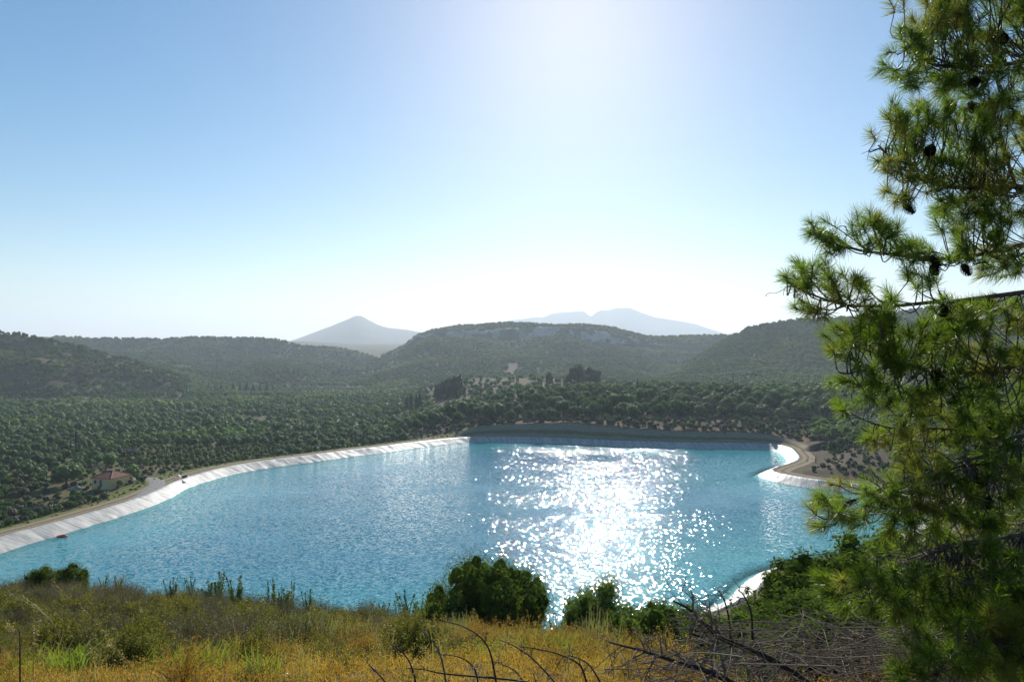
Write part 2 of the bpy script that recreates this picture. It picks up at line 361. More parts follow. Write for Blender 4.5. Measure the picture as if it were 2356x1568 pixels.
# ------------------------------------------------------------------ water
M_water = mat('water', (.012,.17,.22), .05, .5)
def build_water():
    m = M_water; nt = m.node_tree; pb = nt.nodes['Principled BSDF']; pos = N(m, 'ShaderNodeNewGeometry').outputs['Position']
    pb.inputs['IOR'].default_value = 1.33
    d = N(m, 'ShaderNodeAttribute', attribute_name='shore').outputs['Fac']
    col = mixc(m, ramp(m, d, -45, -4), (.010,.165,.235), (.025,.25,.28))
    L(m, col, pb.inputs['Base Color'])
    mp = N(m, 'ShaderNodeMapping'); L(m, pos, mp.inputs[0]); mp.inputs['Rotation'].default_value = (0, 0, .25); mp.inputs['Scale'].default_value = (.8, 1.3, 1)
    w1 = noise(m, 1.3, 3, .6, mp.outputs[0]); w3 = noise(m, .2, 2, .5, mp.outputs[0]); calm = noise(m, .03, 3, .5, mp.outputs[0])
    h2 = N(m, 'ShaderNodeMath', operation='MULTIPLY_ADD'); L(m, w3, h2.inputs[0]); h2.inputs[1].default_value = .9; L(m, w1, h2.inputs[2])
    bp = N(m, 'ShaderNodeBump', Strength=1.0, Distance=.03); L(m, h2.outputs[0], bp.inputs['Height'])
    # wavelets: small facets, each tilted its own way
    tilt = None
    for sc_, am in ((3.3, .21), (1.8, .16), (8.0, .03)):
        vo = N(m, 'ShaderNodeTexVoronoi', Scale=sc_); L(m, mp.outputs[0], vo.inputs['Vector'])
        sb = N(m, 'ShaderNodeVectorMath', operation='SUBTRACT'); L(m, vo.outputs['Color'], sb.inputs[0]); sb.inputs[1].default_value = (.5, .5, .5)
        sm = N(m, 'ShaderNodeVectorMath', operation='MULTIPLY'); L(m, sb.outputs[0], sm.inputs[0]); sm.inputs[1].default_value = (am * 1.25, am * 1.25, 0)
        if tilt is None: tilt = sm.outputs[0]
        else:
            ad = N(m, 'ShaderNodeVectorMath', operation='ADD'); L(m, tilt, ad.inputs[0]); L(m, sm.outputs[0], ad.inputs[1]); tilt = ad.outputs[0]
    sc2 = N(m, 'ShaderNodeVectorMath', operation='SCALE'); L(m, tilt, sc2.inputs[0]); L(m, ramp(m, calm, .32, .6, .55, 1.12), sc2.inputs['Scale'])
    ad = N(m, 'ShaderNodeVectorMath', operation='ADD'); L(m, sc2.outputs[0], ad.inputs[0]); L(m, bp.outputs[0], ad.inputs[1])
    ad2 = N(m, 'ShaderNodeVectorMath', operation='ADD'); L(m, ad.outputs[0], ad2.inputs[0]); ad2.inputs[1].default_value = (-.05, 0, 0)
    nz = N(m, 'ShaderNodeVectorMath', operation='NORMALIZE'); L(m, ad2.outputs[0], nz.inputs[0]); L(m, nz.outputs[0], pb.inputs['Normal'])
    tr = N(m, 'ShaderNodeBsdfTransparent'); tr.inputs[0].default_value = (.55,.85,.88,1)
    mx = N(m, 'ShaderNodeMixShader'); L(m, ramp(m, d, -5.0, 0.2, 1.0, .25), mx.inputs[0]); L(m, tr.outputs[0], mx.inputs[1]); L(m, pb.outputs[0], mx.inputs[2])
    L(m, mx.outputs[0], nt.nodes['Material Output'].inputs[0])
build_water()
x, y = np.meshgrid(np.arange(-124, 134, 1.5), np.arange(90, 338, 1.5)); d = sdf(x, y)
ny, nx = x.shape; i, j = np.meshgrid(np.arange(ny - 1), np.arange(nx - 1), indexing='ij'); k = (i * nx + j).ravel()
F = np.stack([k, k + 1, k + nx + 1, k + nx], -1); F = F[d.ravel()[F].min(1) < .8]
used = np.unique(F); mp = np.zeros(nx * ny, int); mp[used] = np.arange(len(used))
g = G(); g.add(np.stack([x.ravel(), y.ravel(), 0 * x.ravel()], -1)[used], mp[F]); me = g.mesh('water', M_water, True)
at = me.attributes.new('shore', 'FLOAT', 'POINT'); at.data.foreach_set('value', d.ravel()[used])
tag(link('water', me), 'turquoise reservoir water with sun glitter', kind='structure')

# ------------------------------------------------------------------ liner: pale membrane on the inner bank
def resample(p, step):
    q = np.vstack([p, p[:1]]); s = np.concatenate([[0], np.cumsum(np.linalg.norm(np.diff(q, axis=0), axis=1))])
    t = np.arange(0, s[-1], step); return np.stack([np.interp(t, s, q[:, 0]), np.interp(t, s, q[:, 1])], 1), t
ring, arc = resample(WLs, .6)
tg = np.roll(ring, -3, 0) - np.roll(ring, 3, 0); tg = unit(tg); nrm = np.stack([tg[:, 1], -tg[:, 0]], 1)
if sdf(ring[:5, 0] + nrm[:5, 0] * 2, ring[:5, 1] + nrm[:5, 1] * 2).mean() < 0: nrm = -nrm
offs = [-9, -5, -2, -.6, 0, .6, 1.2, 1.8, 2.4, 3, 3.6, 4.2, 4.7, 5.1]
zz = [-4.5, -2.5, -1, -.3, 0, .3, .6, .9, 1.2, 1.5, 1.8, 2.1, 2.22, 1.8]
V_ = []
for o_, z_ in zip(offs, zz):
    w = 1.0 if 0 <= o_ < 4.5 else .3
    q = ring + nrm * o_
    rip = fbm(arc * .35 + o_ * .12, np.full(len(arc), o_ * .25), 3, 91) * .22 * w + (vn(arc * .9 + o_ * .25, np.full(len(arc), o_ * .2), 3) ** 3) * .14 * w
    seam = -np.exp(-(((arc + o_ * .5) % 6.2) - 3.1) ** 2 / .06) * .10 * w
    V_.append(np.stack([q[:, 0], q[:, 1], z_ + rip + seam], 1))
V_ = np.array(V_); n = len(ring); m_ = len(offs)
i, j = np.meshgrid(np.arange(m_ - 1), np.arange(n), indexing='ij'); j2 = (j + 1) % n
g = G(); g.add(V_.reshape(-1, 3), np.stack([i * n + j, i * n + j2, (i + 1) * n + j2, (i + 1) * n + j], -1).reshape(-1, 4))
M_liner = mat('liner_sheet', (.5,.48,.45), .52, .3)
def build_liner():
    m = M_liner; pb = m.node_tree.nodes['Principled BSDF']
    uvn = N(m, 'ShaderNodeAttribute', attribute_name='run')
    n1 = noise(m, 1.0, 5, .7, uvn.outputs['Vector']); geo = N(m, 'ShaderNodeNewGeometry').outputs['Position']; n2 = noise(m, .15, 4, .6, geo)
    c = mixc(m, ramp(m, n1, .40, .62), (.50,.475,.43), (.29,.28,.265)); c = mixc(m, ramp(m, n2, .45, .7, 0, .5), c, (.48,.45,.40))
    sx = N(m, 'ShaderNodeSeparateXYZ'); L(m, uvn.outputs['Vector'], sx.inputs[0])
    md = N(m, 'ShaderNodeMath', operation='PINGPONG'); L(m, sx.outputs[0], md.inputs[0]); md.inputs[1].default_value = 3.1 * 1.2
    c = mixc(m, ramp(m, md.outputs[0], .16, .04, 0, .8), c, (.12,.11,.10))
    L(m, c, pb.inputs['Base Color'])
    bp = N(m, 'ShaderNodeBump', Strength=.5, Distance=.25); L(m, n1, bp.inputs['Height']); L(m, bp.outputs[0], pb.inputs['Normal'])
build_liner()
me = g.mesh('reservoir_liner', M_liner, True)
av = me.attributes.new('run', 'FLOAT_VECTOR', 'POINT')
av.data.foreach_set('vector', np.stack([np.tile(arc, m_) * 1.2 + np.repeat(offs, n) * .45, np.repeat(np.array(offs), n) * .16, np.zeros(n * m_)], 1).ravel())
tag(link('reservoir_liner', me), 'pale plastic liner sheet on the inner bank of the reservoir', kind='structure')
# ------------------------------------------------------------------ haze
g = G(); g.box((0, 7400, 310), (26000, 15200, 680)); M_haze = bpy.data.materials.new('haze'); M_haze.use_nodes = True
M_haze.node_tree.nodes.remove(M_haze.node_tree.nodes['Principled BSDF'])
hv = M_haze.node_tree.nodes.new('ShaderNodeVolumePrincipled'); hv.inputs['Color'].default_value = (.76, .87, 1.0, 1); hv.inputs["Density"].default_value = .00013; hv.inputs['Anisotropy'].default_value = .3
M_haze.node_tree.links.new(hv.outputs[0], M_haze.node_tree.nodes['Material Output'].inputs['Volume'])
tag(link('haze', g.mesh('haze', M_haze)), 'thin bluish haze filling the valley air', kind='stuff')
# ------------------------------------------------------------------ plant builders
M_bark = noisy('bark', (.10,.075,.055), (.05,.038,.03), 6, .9, .5)
M_olive = leafmat('olive_leaves', (.055,.115,.036), (.085,.15,.05), .22, .12, .6, patch=(.13,.21,.035), pscale=.010, plo=.56, phi=.64)
M_slope = leafmat('slope_tree_leaves', (.05,.11,.024), (.08,.14,.032), .22, .12)
M_citrus = leafmat('fruit_tree_leaves', (.07,.125,.025), (.12,.16,.035), .2, .12)
M_maquis = leafmat('maquis_leaves', (.042,.10,.02), (.075,.14,.03), .22, .05, .7, patch=(.14,.17,.045), pscale=.008)
M_cypress = leafmat('cypress_leaves', (.020,.052,.018), (.03,.065,.022), .12, .2)
M_pinefar = leafmat('far_pine_needles', (.04,.065,.025), (.06,.085,.03), .25, .1)
M_bright = leafmat('bright_leaves', (.13,.19,.03), (.16,.20,.04), .4, .3)
M_greyscrub = leafmat('grey_scrub', (.10,.085,.06), (.075,.08,.05), .2, .2)

def lobes(rng, n, R, flat=.8, spread=.62, zc=0.0, rad=.5):
    c = unit(rng.normal(size=(n, 3))) * rng.uniform(.25, 1, (n, 1)) ** .5 * spread * R; c[:, 2] *= flat; c[:, 2] += zc
    r = rng.uniform(.75, 1.25, n) * rad * R; return c, r
def leafcloud(g, rng, c, r, n, la, lb, m=0, fill=.35, vert=1.0, up=.15):
    w = r ** 2 / (r ** 2).sum(); k = rng.choice(len(r), n, p=w)
    d = unit(rng.normal(size=(n, 3))); d[:, 2] = d[:, 2] * vert
    rad = r[k] * (1 - fill * rng.uniform(0, 1, n) ** 1.5)
    p = c[k] + d * rad[:, None]
    nr = unit(d + rng.normal(size=(n, 3)) * .55 + np.array([0, 0, up]))
    s = rng.uniform(.7, 1.3, n); g.quads(p, nr, la * s, lb * s, rng, m)
def cores(g, rng, c, r, f=.78, m=0, nu=9, nv=6, zs=1.0):
    # solid blobs added inside each leaf mass so light cannot pass through
    th = np.arange(nu) * 2 * PI / nu; ph = np.linspace(.12, PI - .12, nv); T, Pp = np.meshgrid(th, ph)
    dirs = np.stack([np.sin(Pp) * np.cos(T), np.sin(Pp) * np.sin(T), np.cos(Pp) * zs], -1).reshape(-1, 3)
    i, j = np.meshgrid(np.arange(nv - 1), np.arange(nu), indexing='ij'); j2 = (j + 1) % nu; F = np.stack([i * nu + j, i * nu + j2, (i + 1) * nu + j2, (i + 1) * nu + j], -1).reshape(-1, 4)[:, ::-1]
    for ck, rk in zip(c, r): g.add(ck + dirs * (rk * f * rng.uniform(.82, 1.12, (len(dirs), 1))), F, m)
def tree_parts(seed, h, w, nl, n, leaf, lm, trunk_h=.3, trunk_r=.04, limbs=4, flat=.75, rad=.5):
    """crown and trunk meshes of one tree standing at the origin"""
    rng = rs(seed); zc = h - w * .5 * flat * 1.15
    c, r = lobes(rng, nl, w / 2, flat, .6, zc, rad); r = r * np.where(c[:, 2] < zc, .85, 1)
    g = G(); leafcloud(g, rng, c, r, n, leaf, leaf * .7, 0, .2); cores(g, rng, c, r)
    cr = g.mesh('crown', lm)
    g = G(); th = trunk_h * h; b = rng.normal(size=2) * .03 * h
    g.tube([(0, 0, -.4), (b[0], b[1], th * .6), (b[0] * 1.5, b[1] * 1.2, th)], [trunk_r * h * 1.2, trunk_r * h * .85, trunk_r * h * .7], 6)
    for k in rng.choice(nl, min(limbs, nl), replace=False):
        g.tube([(b[0] * 1.5, b[1] * 1.2, th * .95), ((b[0] + c[k, 0]) * .6, (b[1] + c[k, 1]) * .6, (th + c[k, 2]) * .5), c[k]], [trunk_r * h * .55, trunk_r * h * .35, trunk_r * h * .12], 5)
    return cr, g.mesh('trunk', M_bark, True)
def cypress_parts(seed, h=8, w=1.5):
    rng = rs(seed); n = 420; t = rng.uniform(0, 1, n) ** .8; z = h * (.06 + .94 * t)
    rr = w / 2 * np.sin(np.clip((1 - t) * 2.6, 0, PI / 2)) * (.75 + .3 * rng.uniform(size=n)); th = rng.uniform(0, 2 * PI, n)
    p = np.stack([rr * np.cos(th), rr * np.sin(th), z], 1); nr = unit(np.stack([np.cos(th), np.sin(th), .4 + 0 * th], 1) + rng.normal(size=(n, 3)) * .4)
    g = G(); g.quads(p, nr, w * .28, w * .28, rng); cr = g.mesh('crown', M_cypress)
    g = G(); g.tube([(0, 0, -.4), (0, 0, h * .9)], [w * .1, w * .02], 5); return cr, g.mesh('trunk', M_bark)
def single(seed, h, w, nl, n, leaf, lm, flat=.8):       # a low dense bush or a far tree as one mesh
    rng = rs(seed); c, r = lobes(rng, nl, w / 2, flat * h / w * 1.1, .55, h * .5, .5); r = np.minimum(r, h * .5)
    g = G(); leafcloud(g, rng, c, r, n, leaf, leaf * .75, 0, .2); cores(g, rng, c, r, .78, 0, 7, 5); return g.mesh('bush', lm)
def thing(name, parts, loc, rz, s, label, cat, group):
    e = empty(name, loc, rz, s); tag(e, label, cat, group)
    for pn, me in parts: link(pn, me, e)
    return e

def sees(x, y, z):                       # is the point in front of the camera unhidden by the land
    x, y, z = (np.asarray(q, float) for q in (x, y, z)); ok = np.ones(x.shape, bool)
    for t in np.concatenate([np.linspace(.05, .3, 8), np.linspace(.33, .97, 34)]):
        ok &= HC + (z - HC) * t > H(x * t, y * t, False) - .3
    u = U0 + FPX * x / y; v = V0 + FPX * (HC - z) / y
    return ok & (u > -30) & (u < 2386) & (v < 1570)
def scatter(rng, x0, x1, y0, y1, step, jit=.35, cond=None, rows=False):
    xx, yy = np.meshgrid(np.arange(x0, x1, step), np.arange(y0, y1, step))
    if not rows: xx = xx + (np.arange(xx.shape[0]) % 2)[:, None] * step * .5
    x = xx.ravel() + rng.uniform(-jit, jit, xx.size) * step; y = yy.ravel() + rng.uniform(-jit, jit, xx.size) * step
    u = U0 + FPX * x / y; ok = cond(x, y, u) if cond else np.ones(len(x), bool)
    return x[ok], y[ok]

# stuff: many small plants as one object, instanced on its own points
def stuff(name, label, x, y, scale, protos, rng, sink=.1):
    z = H(x, y) - sink; col = bpy.data.collections.new(name + '_kinds')
    for k, me in enumerate(protos): col.objects.link(bpy.data.objects.new('%s_kind_%02d' % (name, k), me))
    me = bpy.data.meshes.new(name); me.vertices.add(len(x)); me.vertices.foreach_set('co', np.stack([x, y, z], 1).ravel())
    for an, arr in (('scl', scale), ('rot', rng.uniform(0, 2 * PI, len(x)))):
        me.attributes.new(an, 'FLOAT', 'POINT').data.foreach_set('value', np.asarray(arr, float))
    me.attributes.new('pick', 'INT', 'POINT').data.foreach_set('value', rng.randint(0, len(protos), len(x)).astype(np.int32))
    o = link(name, me); tag(o, label, kind='stuff')
    ng = bpy.data.node_groups.new(name, 'GeometryNodeTree')
    ng.interface.new_socket('Geometry', in_out='INPUT', socket_type='NodeSocketGeometry'); ng.interface.new_socket('Geometry', in_out='OUTPUT', socket_type='NodeSocketGeometry')
    nn = ng.nodes; gi = nn.new('NodeGroupInput'); go = nn.new('NodeGroupOutput'); ip = nn.new('GeometryNodeInstanceOnPoints')
    ci = nn.new('GeometryNodeCollectionInfo'); ci.inputs['Collection'].default_value = col; ci.inputs['Separate Children'].default_value = True; ci.inputs['Reset Children'].default_value = True
    def attr(n_, t):
        a = nn.new('GeometryNodeInputNamedAttribute'); a.data_type = t; a.inputs['Name'].default_value = n_; return a.outputs['Attribute']
    cx = nn.new('ShaderNodeCombineXYZ'); e2r = nn.new('FunctionNodeEulerToRotation'); ng.links.new(attr('rot', 'FLOAT'), cx.inputs[2]); ng.links.new(cx.outputs[0], e2r.inputs[0])
    ng.links.new(gi.outputs[0], ip.inputs['Points']); ng.links.new(ci.outputs[0], ip.inputs['Instance']); ip.inputs['Pick Instance'].default_value = True
    ng.links.new(attr('pick', 'INT'), ip.inputs['Instance Index']); ng.links.new(e2r.outputs[0], ip.inputs['Rotation']); ng.links.new(attr('scl', 'FLOAT'), ip.inputs['Scale'])
    ng.links.new(ip.outputs[0], go.inputs[0]); o.modifiers.new('scatter', 'NODES').node_group = ng
    return o
def place(name, protos, x, y, s, rng, label, cat, group, sink=0.0):
    """individuals: protos is a list of [(part name, mesh), ...]; label may depend on the position"""
    z = H(x, y) - sink
    for k in range(len(x)):
        lb = label(x[k], y[k], s[k]) if callable(label) else label
        thing(name, protos[rng.randint(len(protos))], (x[k], y[k], z[k]), rng.uniform(0, 2 * PI), s[k], lb, cat, group)

# ------------------------------------------------------------------ far vegetation
rng = rs(7)
K_olive = [[('crown', a), ('trunk', b)] for a, b in (tree_parts(100 + i, 4.6, 5.4, 9, 520, .5, M_olive) for i in range(4))]
K_slope = [[('crown', a), ('trunk', b)] for a, b in (tree_parts(120 + i, 6.6, 7.2, 10, 900, .55, M_slope, .22, .03) for i in range(6))]
K_cyp = [[('crown', a), ('trunk', b)] for a, b in (cypress_parts(140 + i) for i in range(3))]
K_pine = [[('crown', a), ('trunk', b)] for a, b in (tree_parts(150 + i, 13, 11, 16, 1500, .8, M_pinefar, .3, .022, 8, 1.0, .42) for i in range(3))]
K_fruit = [[('crown', a), ('trunk', b)] for a, b in (tree_parts(160 + i, 3.2, 2.8, 6, 260, .42, M_citrus, .3, .03, 2, 1.1) for i in range(3))]
S_olive = [single(200 + i, 4.2, 5.6, 7, 150, .9, M_olive) for i in range(4)]
S_maq = [single(210 + i, 4.0, 5.6, 6, 90, 1.15, M_maquis) for i in range(5)]
S_grey = [single(220 + i, 1.6, 2.6, 6, 150, .4, M_greyscrub) for i in range(3)]
S_bush = [single(230 + i, 2.0, 2.8, 6, 200, .42, M_maquis) for i in range(3)]
S_brt = [single(240 + i, 1.1, 2.6, 6, 120, .4, M_bright) for i in range(3)]

# trees in loose rows on the dry slope behind the far bank
x, y = scatter(rng, -60, 330, 338, 418, 10.8, .24, lambda x, y, u: (sdf(x, y) > 14.5) & (u > 900) & (u < 2500) & (y > 340 + 14 * (u < 1120)))
ok = sees(x, y, H(x, y) + 6); s = rng.uniform(.9, 1.5, len(x)) * np.where(x > 60, 1.1, 1) * np.interp(y, [370, 385, 400, 418], [1, .88, .66, .6])
def zone_right(u):
    for lim, t in ((1080, 'at the left end'), (1240, 'above the sunlit far corner'), (1330, 'under the pine clump'), (1430, 'between pine clump and pole'), (1540, 'below the power pole'), (1640, 'under the sagging wires'),
                   (1760, 'above the small bay'), (1860, 'above the curved track'), (9999, 'beside the pine boughs')):
        if u < lim: return t
SIZE = lambda s: 'small' if s < .9 else ('broad' if s > 1.12 else 'middling')
def lab_slope(x, y, s):
    row = 'lowest row' if y < 366 else ('second row' if y < 380 else ('third row' if y < 396 else 'top row'))
    return '%s rounded dark tree, %s of the far slope, %s' % (SIZE(s / 1.2), row, zone_right(U0 + FPX * x / y))
k = np.where(ok)[0][:290]; place('slope_tree', K_slope, x[k], y[k], s[k], rng, lab_slope, 'tree', 'trees on the slope behind the far bank')
# the olive orchard on the plateau and the trees of the near valley
xa, ya = scatter(rng, -70, 330, 419, 478, 6.3, .12, lambda x, y, u: (u > 960) & (u < 2450), True)
xb, yb = scatter(rng, -330, 10, 236, 420, 7.2, .3, lambda x, y, u: (sdf(x, y) > 22) & (u > -60) & (u < 930) & ~((x > -158) & (x < -112) & (y < 262)) & ~((y > 262) & (y < 330) & (u > 280) & (u < 640)))
xc, yc = np.concatenate([xa, xb]), np.concatenate([ya, yb]); ok = sees(xc, yc, H(xc, yc) + 4)
order = np.argsort(np.where(ok, yc, 1e6)); pick = order[:min(300, ok.sum())]; rest = order[min(300, ok.sum()):]
def lab_olive(x, y, s):
    u = U0 + FPX * x / y
    if u > 960: return '%s olive tree at the front of the plateau orchard, %s' % (SIZE(s), zone_right(u))
    zn = next(t for lim, t in ((60, 'at the left edge'), (190, 'left of the house'), (290, 'behind the house'), (420, 'behind the gravel bend'), (560, 'past the fruit trees'), (700, 'beyond the pale bank'), (9999, 'near the long bank end')) if u < lim)
    return '%s grey green olive tree %s in the valley, %s' % (SIZE(s), 'close by' if y < 290 else ('midway' if y < 350 else 'farther off'), zn)
place('olive_tree', K_olive, xc[pick], yc[pick], rng.uniform(.75, 1.2, len(pick)), rng, lab_olive, 'tree', 'olive trees of valley and plateau')
x2, y2 = scatter(rng, -700, 120, 400, 1010, 7.0, .35, lambda x, y, u: (u > -250) & (u < 1010 - (y - 400) * .12) & ~((y > 700) & (u < 430)) & (fbm(x * .022, y * .03, 3, 66) > -.42))
x3, y3 = scatter(rng, 60, 620, 560, 900, 7.5, .15, lambda x, y, u: (u > 1500) & (u < 2700), True)
vx = np.concatenate([xc[rest], x2, x3]); vy = np.concatenate([yc[rest], y2, y3])
stuff('olive_grove', 'grey green olive groves filling the valley floor', vx, vy, rng.uniform(.6, 1.5, len(vx)), S_olive, rng)
xg, yg = scatter(rng, -700, 120, 380, 900, 7.0, .4, lambda x, y, u: (u > -250) & (u < 900) & ~((y > 700) & (u < 430)) & (fbm(x * .012, y * .02, 3, 68) > .30))
stuff('bright_thicket', 'patches of brighter green trees between the groves', xg, yg, rng.uniform(.8, 1.8, len(xg)), [single(250 + i, 4.2, 5.6, 7, 150, .9, M_bright) for i in range(2)] + S_maq[:2], rng)
# small fruit trees behind the hut
xf, yf = scatter(rng, -200, -40, 262, 332, 5.4, .15, lambda x, y, u: (sdf(x, y) > 20) & (u > 280) & (u < 650) & ~((u > 275) & (u < 325) & (y > 296) & (y < 312)), True)
place('fruit_tree', K_fruit, xf, yf, rng.uniform(.7, 1.25, len(xf)), rng, lambda x, y, s: '%s young orchard fruit tree, %s, %s' % (SIZE(s), 'row nearest the bank' if y < 285 else ('middle rows' if y < 308 else 'back rows'), 'left of the stone hut' if U0 + FPX * x / y < 300 else ('right of the stone hut' if U0 + FPX * x / y < 420 else ('beside the tank' if U0 + FPX * x / y < 480 else 'at its right end'))), 'tree', 'young orchard behind the small house')
# scrub of the hills
def hillpts(x0, x1, y0, y1, st, cond, vis=6.0):
    x, y = scatter(rng, x0, x1, y0, y1, st, .45, cond); keep = sees(x, y, H(x, y, False) + vis) | (U0 + FPX * x / y < 0) | (U0 + FPX * x / y > 2356); return x[keep], y[keep]
X1 = hillpts(-900, 60, 700, 1060, 6.0, lambda x, y, u: (u > -300) & (u < 560) & (fbm(x * .08, y * .08, 3, 61) > -.2))
X2 = hillpts(-1100, -200, 1050, 1680, 9.0, lambda x, y, u: (u > -200) & (u < 900) & (fbm(x * .015, y * .015, 3, 62) > -.5))
X3 = hillpts(-420, 620, 900, 1522, 8.0, lambda x, y, u: (u > 830) & ((u < 1560) | ((u < 1950) & (y > 1240))) & (fbm(x * .015, y * .015, 3, 63) > -.62) & ~((u < 905) & (y > 1250)))
X4 = hillpts(-420, 620, 1572, 1680, 8.0, lambda x, y, u: (u > 880) & (u < 1760))
X5 = hillpts(180, 1100, 860, 1300, 5.6, lambda x, y, u: (u > 1500) & (u < 2700) & (fbm(x * .02, y * .02, 3, 64) > -.6))
hx = np.concatenate([q[0] for q in (X1, X2, X3, X4, X5)]); hy = np.concatenate([q[1] for q in (X1, X2, X3, X4, X5)])
print('grove', len(vx), 'maquis', len(hx), 'fruit', len(xf))
stuff('maquis_scrub', 'dense dark green scrub covering the hills', hx, hy, rng.uniform(.6, 1.5, len(hx)) * np.interp(hy, [700, 1600], [.95, 1.4]), S_maq, rng, .3)
# ground cover between the trees of the slopes and banks
x, y = scatter(rng, -240, 340, 140, 420, 3.2, .5, lambda x, y, u: (sdf(x, y) > np.where((y > 285) & (x > -30), 12.5, 16)) & (u > -100) & (u < 2500) & (rng.uniform(size=len(x)) < np.where(u > 900, .9, .55)))
stuff('slope_scrub', 'low brown and green scrub between the trees', x, y, rng.uniform(.35, 1.0, len(x)) * np.where((y > 285) & (x > -30), 1.5, 1), S_grey + S_grey + S_bush, rng)
x, y = scatter(rng, -180, 5, 130, 345, 1.7, .5, lambda x, y, u: (sdf(x, y) > 10.8) & (sdf(x, y) < 17) & (u > -100) & (u < 1130) & (rng.uniform(size=len(x)) < .5))
stuff('bank_weeds', 'bright yellow green weeds along the outer edge of the track', x, y, rng.uniform(.15, .6, len(x)), S_brt, rng)
x, y = scatter(rng, -30, 112, 308, 352, 2.2, .5, lambda x, y, u: (sdf(x, y) > 9.5) & (sdf(x, y) < 14) & (rng.uniform(size=len(x)) < .4))
stuff('cut_bank_scrub', 'sparse dry scrub on the shaded cut bank', x, y, rng.uniform(.2, .6, len(x)), S_grey + S_bush, rng)
# dark bushes below the left bank
x, y = scatter(rng, -230, -112, 140, 236, 3.0, .4, lambda x, y, u: (sdf(x, y) > 14) & (u > -60) & (u < 330) & ~((x > -150) & (x < -118) & (y > 200)) & (sdf(x, y) < 80) & ~((x > -142) & (x < -108) & (y > 196)))
ok = sees(x, y, H(x, y) + 2)
place('bush', [[('foliage', m)] for m in S_bush + S_grey], x[ok], y[ok], rng.uniform(.7, 1.5, ok.sum()), rng, lambda x, y, s: '%s scrub bush %s, %s' % (SIZE(s), 'beside the track at the left edge' if y < 170 else ('halfway to the house' if y < 195 else 'in front of the small house'), 'next to the weeds' if sdf(x, y) < 26 else ('lower down' if sdf(x, y) < 40 else 'far from the track')), 'bush', 'scrub bushes between track and house')
# right bank slopes, mostly behind the pine
x, y = scatter(rng, 40, 420, 118, 352, 4.3, .45, lambda x, y, u: (sdf(x, y) > 17) & (u > 1870) & (u < 3200) & (fbm(x * .03, y * .03, 2, 44) > -.25) & ~((y > 225) & (y < 262) & (u < 2200)))
stuff('right_bank_scrub', 'bushes and small trees covering the right bank', x, y, rng.uniform(.5, 1.2, len(x)), S_olive + S_bush + S_maq, rng)
x, y = scatter(rng, -60, 220, 56, 135, 2.3, .45, lambda x, y, u: (sdf(x, y) > 11) & (u > 300) & (u < 3200))
stuff('shore_scrub', 'scrub on the steep bank below the viewpoint', x, y, rng.uniform(.6, 1.3, len(x)), [single(260 + i, 1.8, 2.6, 8, 700, .17, M_slope if i else M_maquis) for i in range(3)], rng)
# knoll behind the plateau
x, y = scatter(rng, -100, 150, 560, 690, 9, .4, lambda x, y, u: (u > 900) & (u < 1560) & (rng.uniform(size=len(x)) < np.where(y > 640, .35, .8)))
ok = sees(x, y, H(x, y) + 4); s = rng.uniform(.7, 1.3, len(x))
place('knoll_tree', [[('crown', m)] for m in S_olive], x[ok], y[ok], s[ok], rng, lambda x, y, s: '%s green tree on the knoll, %s, %s' % (SIZE(s), 'near its brown crest' if y > 640 else 'on its front slope', zone_right(U0 + FPX * x / y)), 'tree', 'trees on the knoll')
def at(kind, parts, u, vt, Y, hproto, label, cat, group=None, vb=None, sx=1.0):
    """stand a plant at bearing u, distance Y, as tall as the photo shows (top at row vt)"""
    xx = (u - U0) / FPX * Y; z = float(H(xx, Y)) if vb is None else min(float(H(xx, Y)), HC - (vb - V0) / FPX * Y)
    top = HC - (vt - V0) / FPX * Y; s = max((top - z) / hproto, .05)
    t = thing(kind, parts, (xx, Y, z), (u * 1.7) % 6.28, s, label, cat, group); t.scale = (s * sx, s * sx, s); return t
at('pine_tree', K_pine[0], 1329, 832, 600, 13.4, 'tallest broad pine of the clump on the knoll, on its left', 'tree', 'pine clump on the knoll')
at('pine_tree', K_pine[1], 1356, 837, 606, 13.4, 'middle pine of the clump on the knoll', 'tree', 'pine clump on the knoll', sx=.85)
at('pine_tree', K_pine[2], 1374, 843, 610, 13.4, 'lower rightmost pine of the clump on the knoll', 'tree', 'pine clump on the knoll', sx=.9)
at('pine_tree', K_pine[1], 1342, 852, 590, 13.4, 'small pine at the foot of the clump on the knoll', 'tree', 'pine clump on the knoll', sx=1.1)
at('pine_tree', K_pine[0], 1264, 853, 600, 13.4, 'pointed pine standing alone left of the pine clump', 'tree', sx=.75)
at('pine_tree', K_pine[2], 1305, 856, 596, 13.4, 'small pointed pine close to the left of the clump', 'tree', sx=.7)
for i in range(13):
    u = 1003 + i * 4.6; vt = 886 - (i / 12.) ** .7 * 26 + (i % 3) * 2
    at('cypress', K_cyp[i % 3], u, vt, 560 + (i % 4) * 5, 8, 'dark spire in the dense cypress grove on the knoll, %s' % ('low left end' if i < 4 else 'middle' if i < 9 else 'tall right end'), 'cypress', 'cypress grove on the knoll', sx=1.5)
for i, (u, vt) in enumerate([(936,912),(946,906),(958,908),(966,903),(1052,893),(1068,888)]):
    at('cypress', K_cyp[i % 3], u, vt, 500, 8, 'dark cypress standing on the valley edge below the cypress grove, %s' % ('left four' if i < 4 else 'right pair'), 'cypress', 'cypresses at the valley edge', sx=1.2)
for i, (u, vt, vb) in enumerate([(1289,879,890),(1222,884,892),(1388,880,890),(1446,880,890),(1454,881,890),(1684,877,892)]):
    at('cypress', K_cyp[i % 3], u, vt, 492, 8, 'short thin cypress just behind the orchard, %s' % zone_right(u), 'cypress', 'thin cypresses behind the orchard')
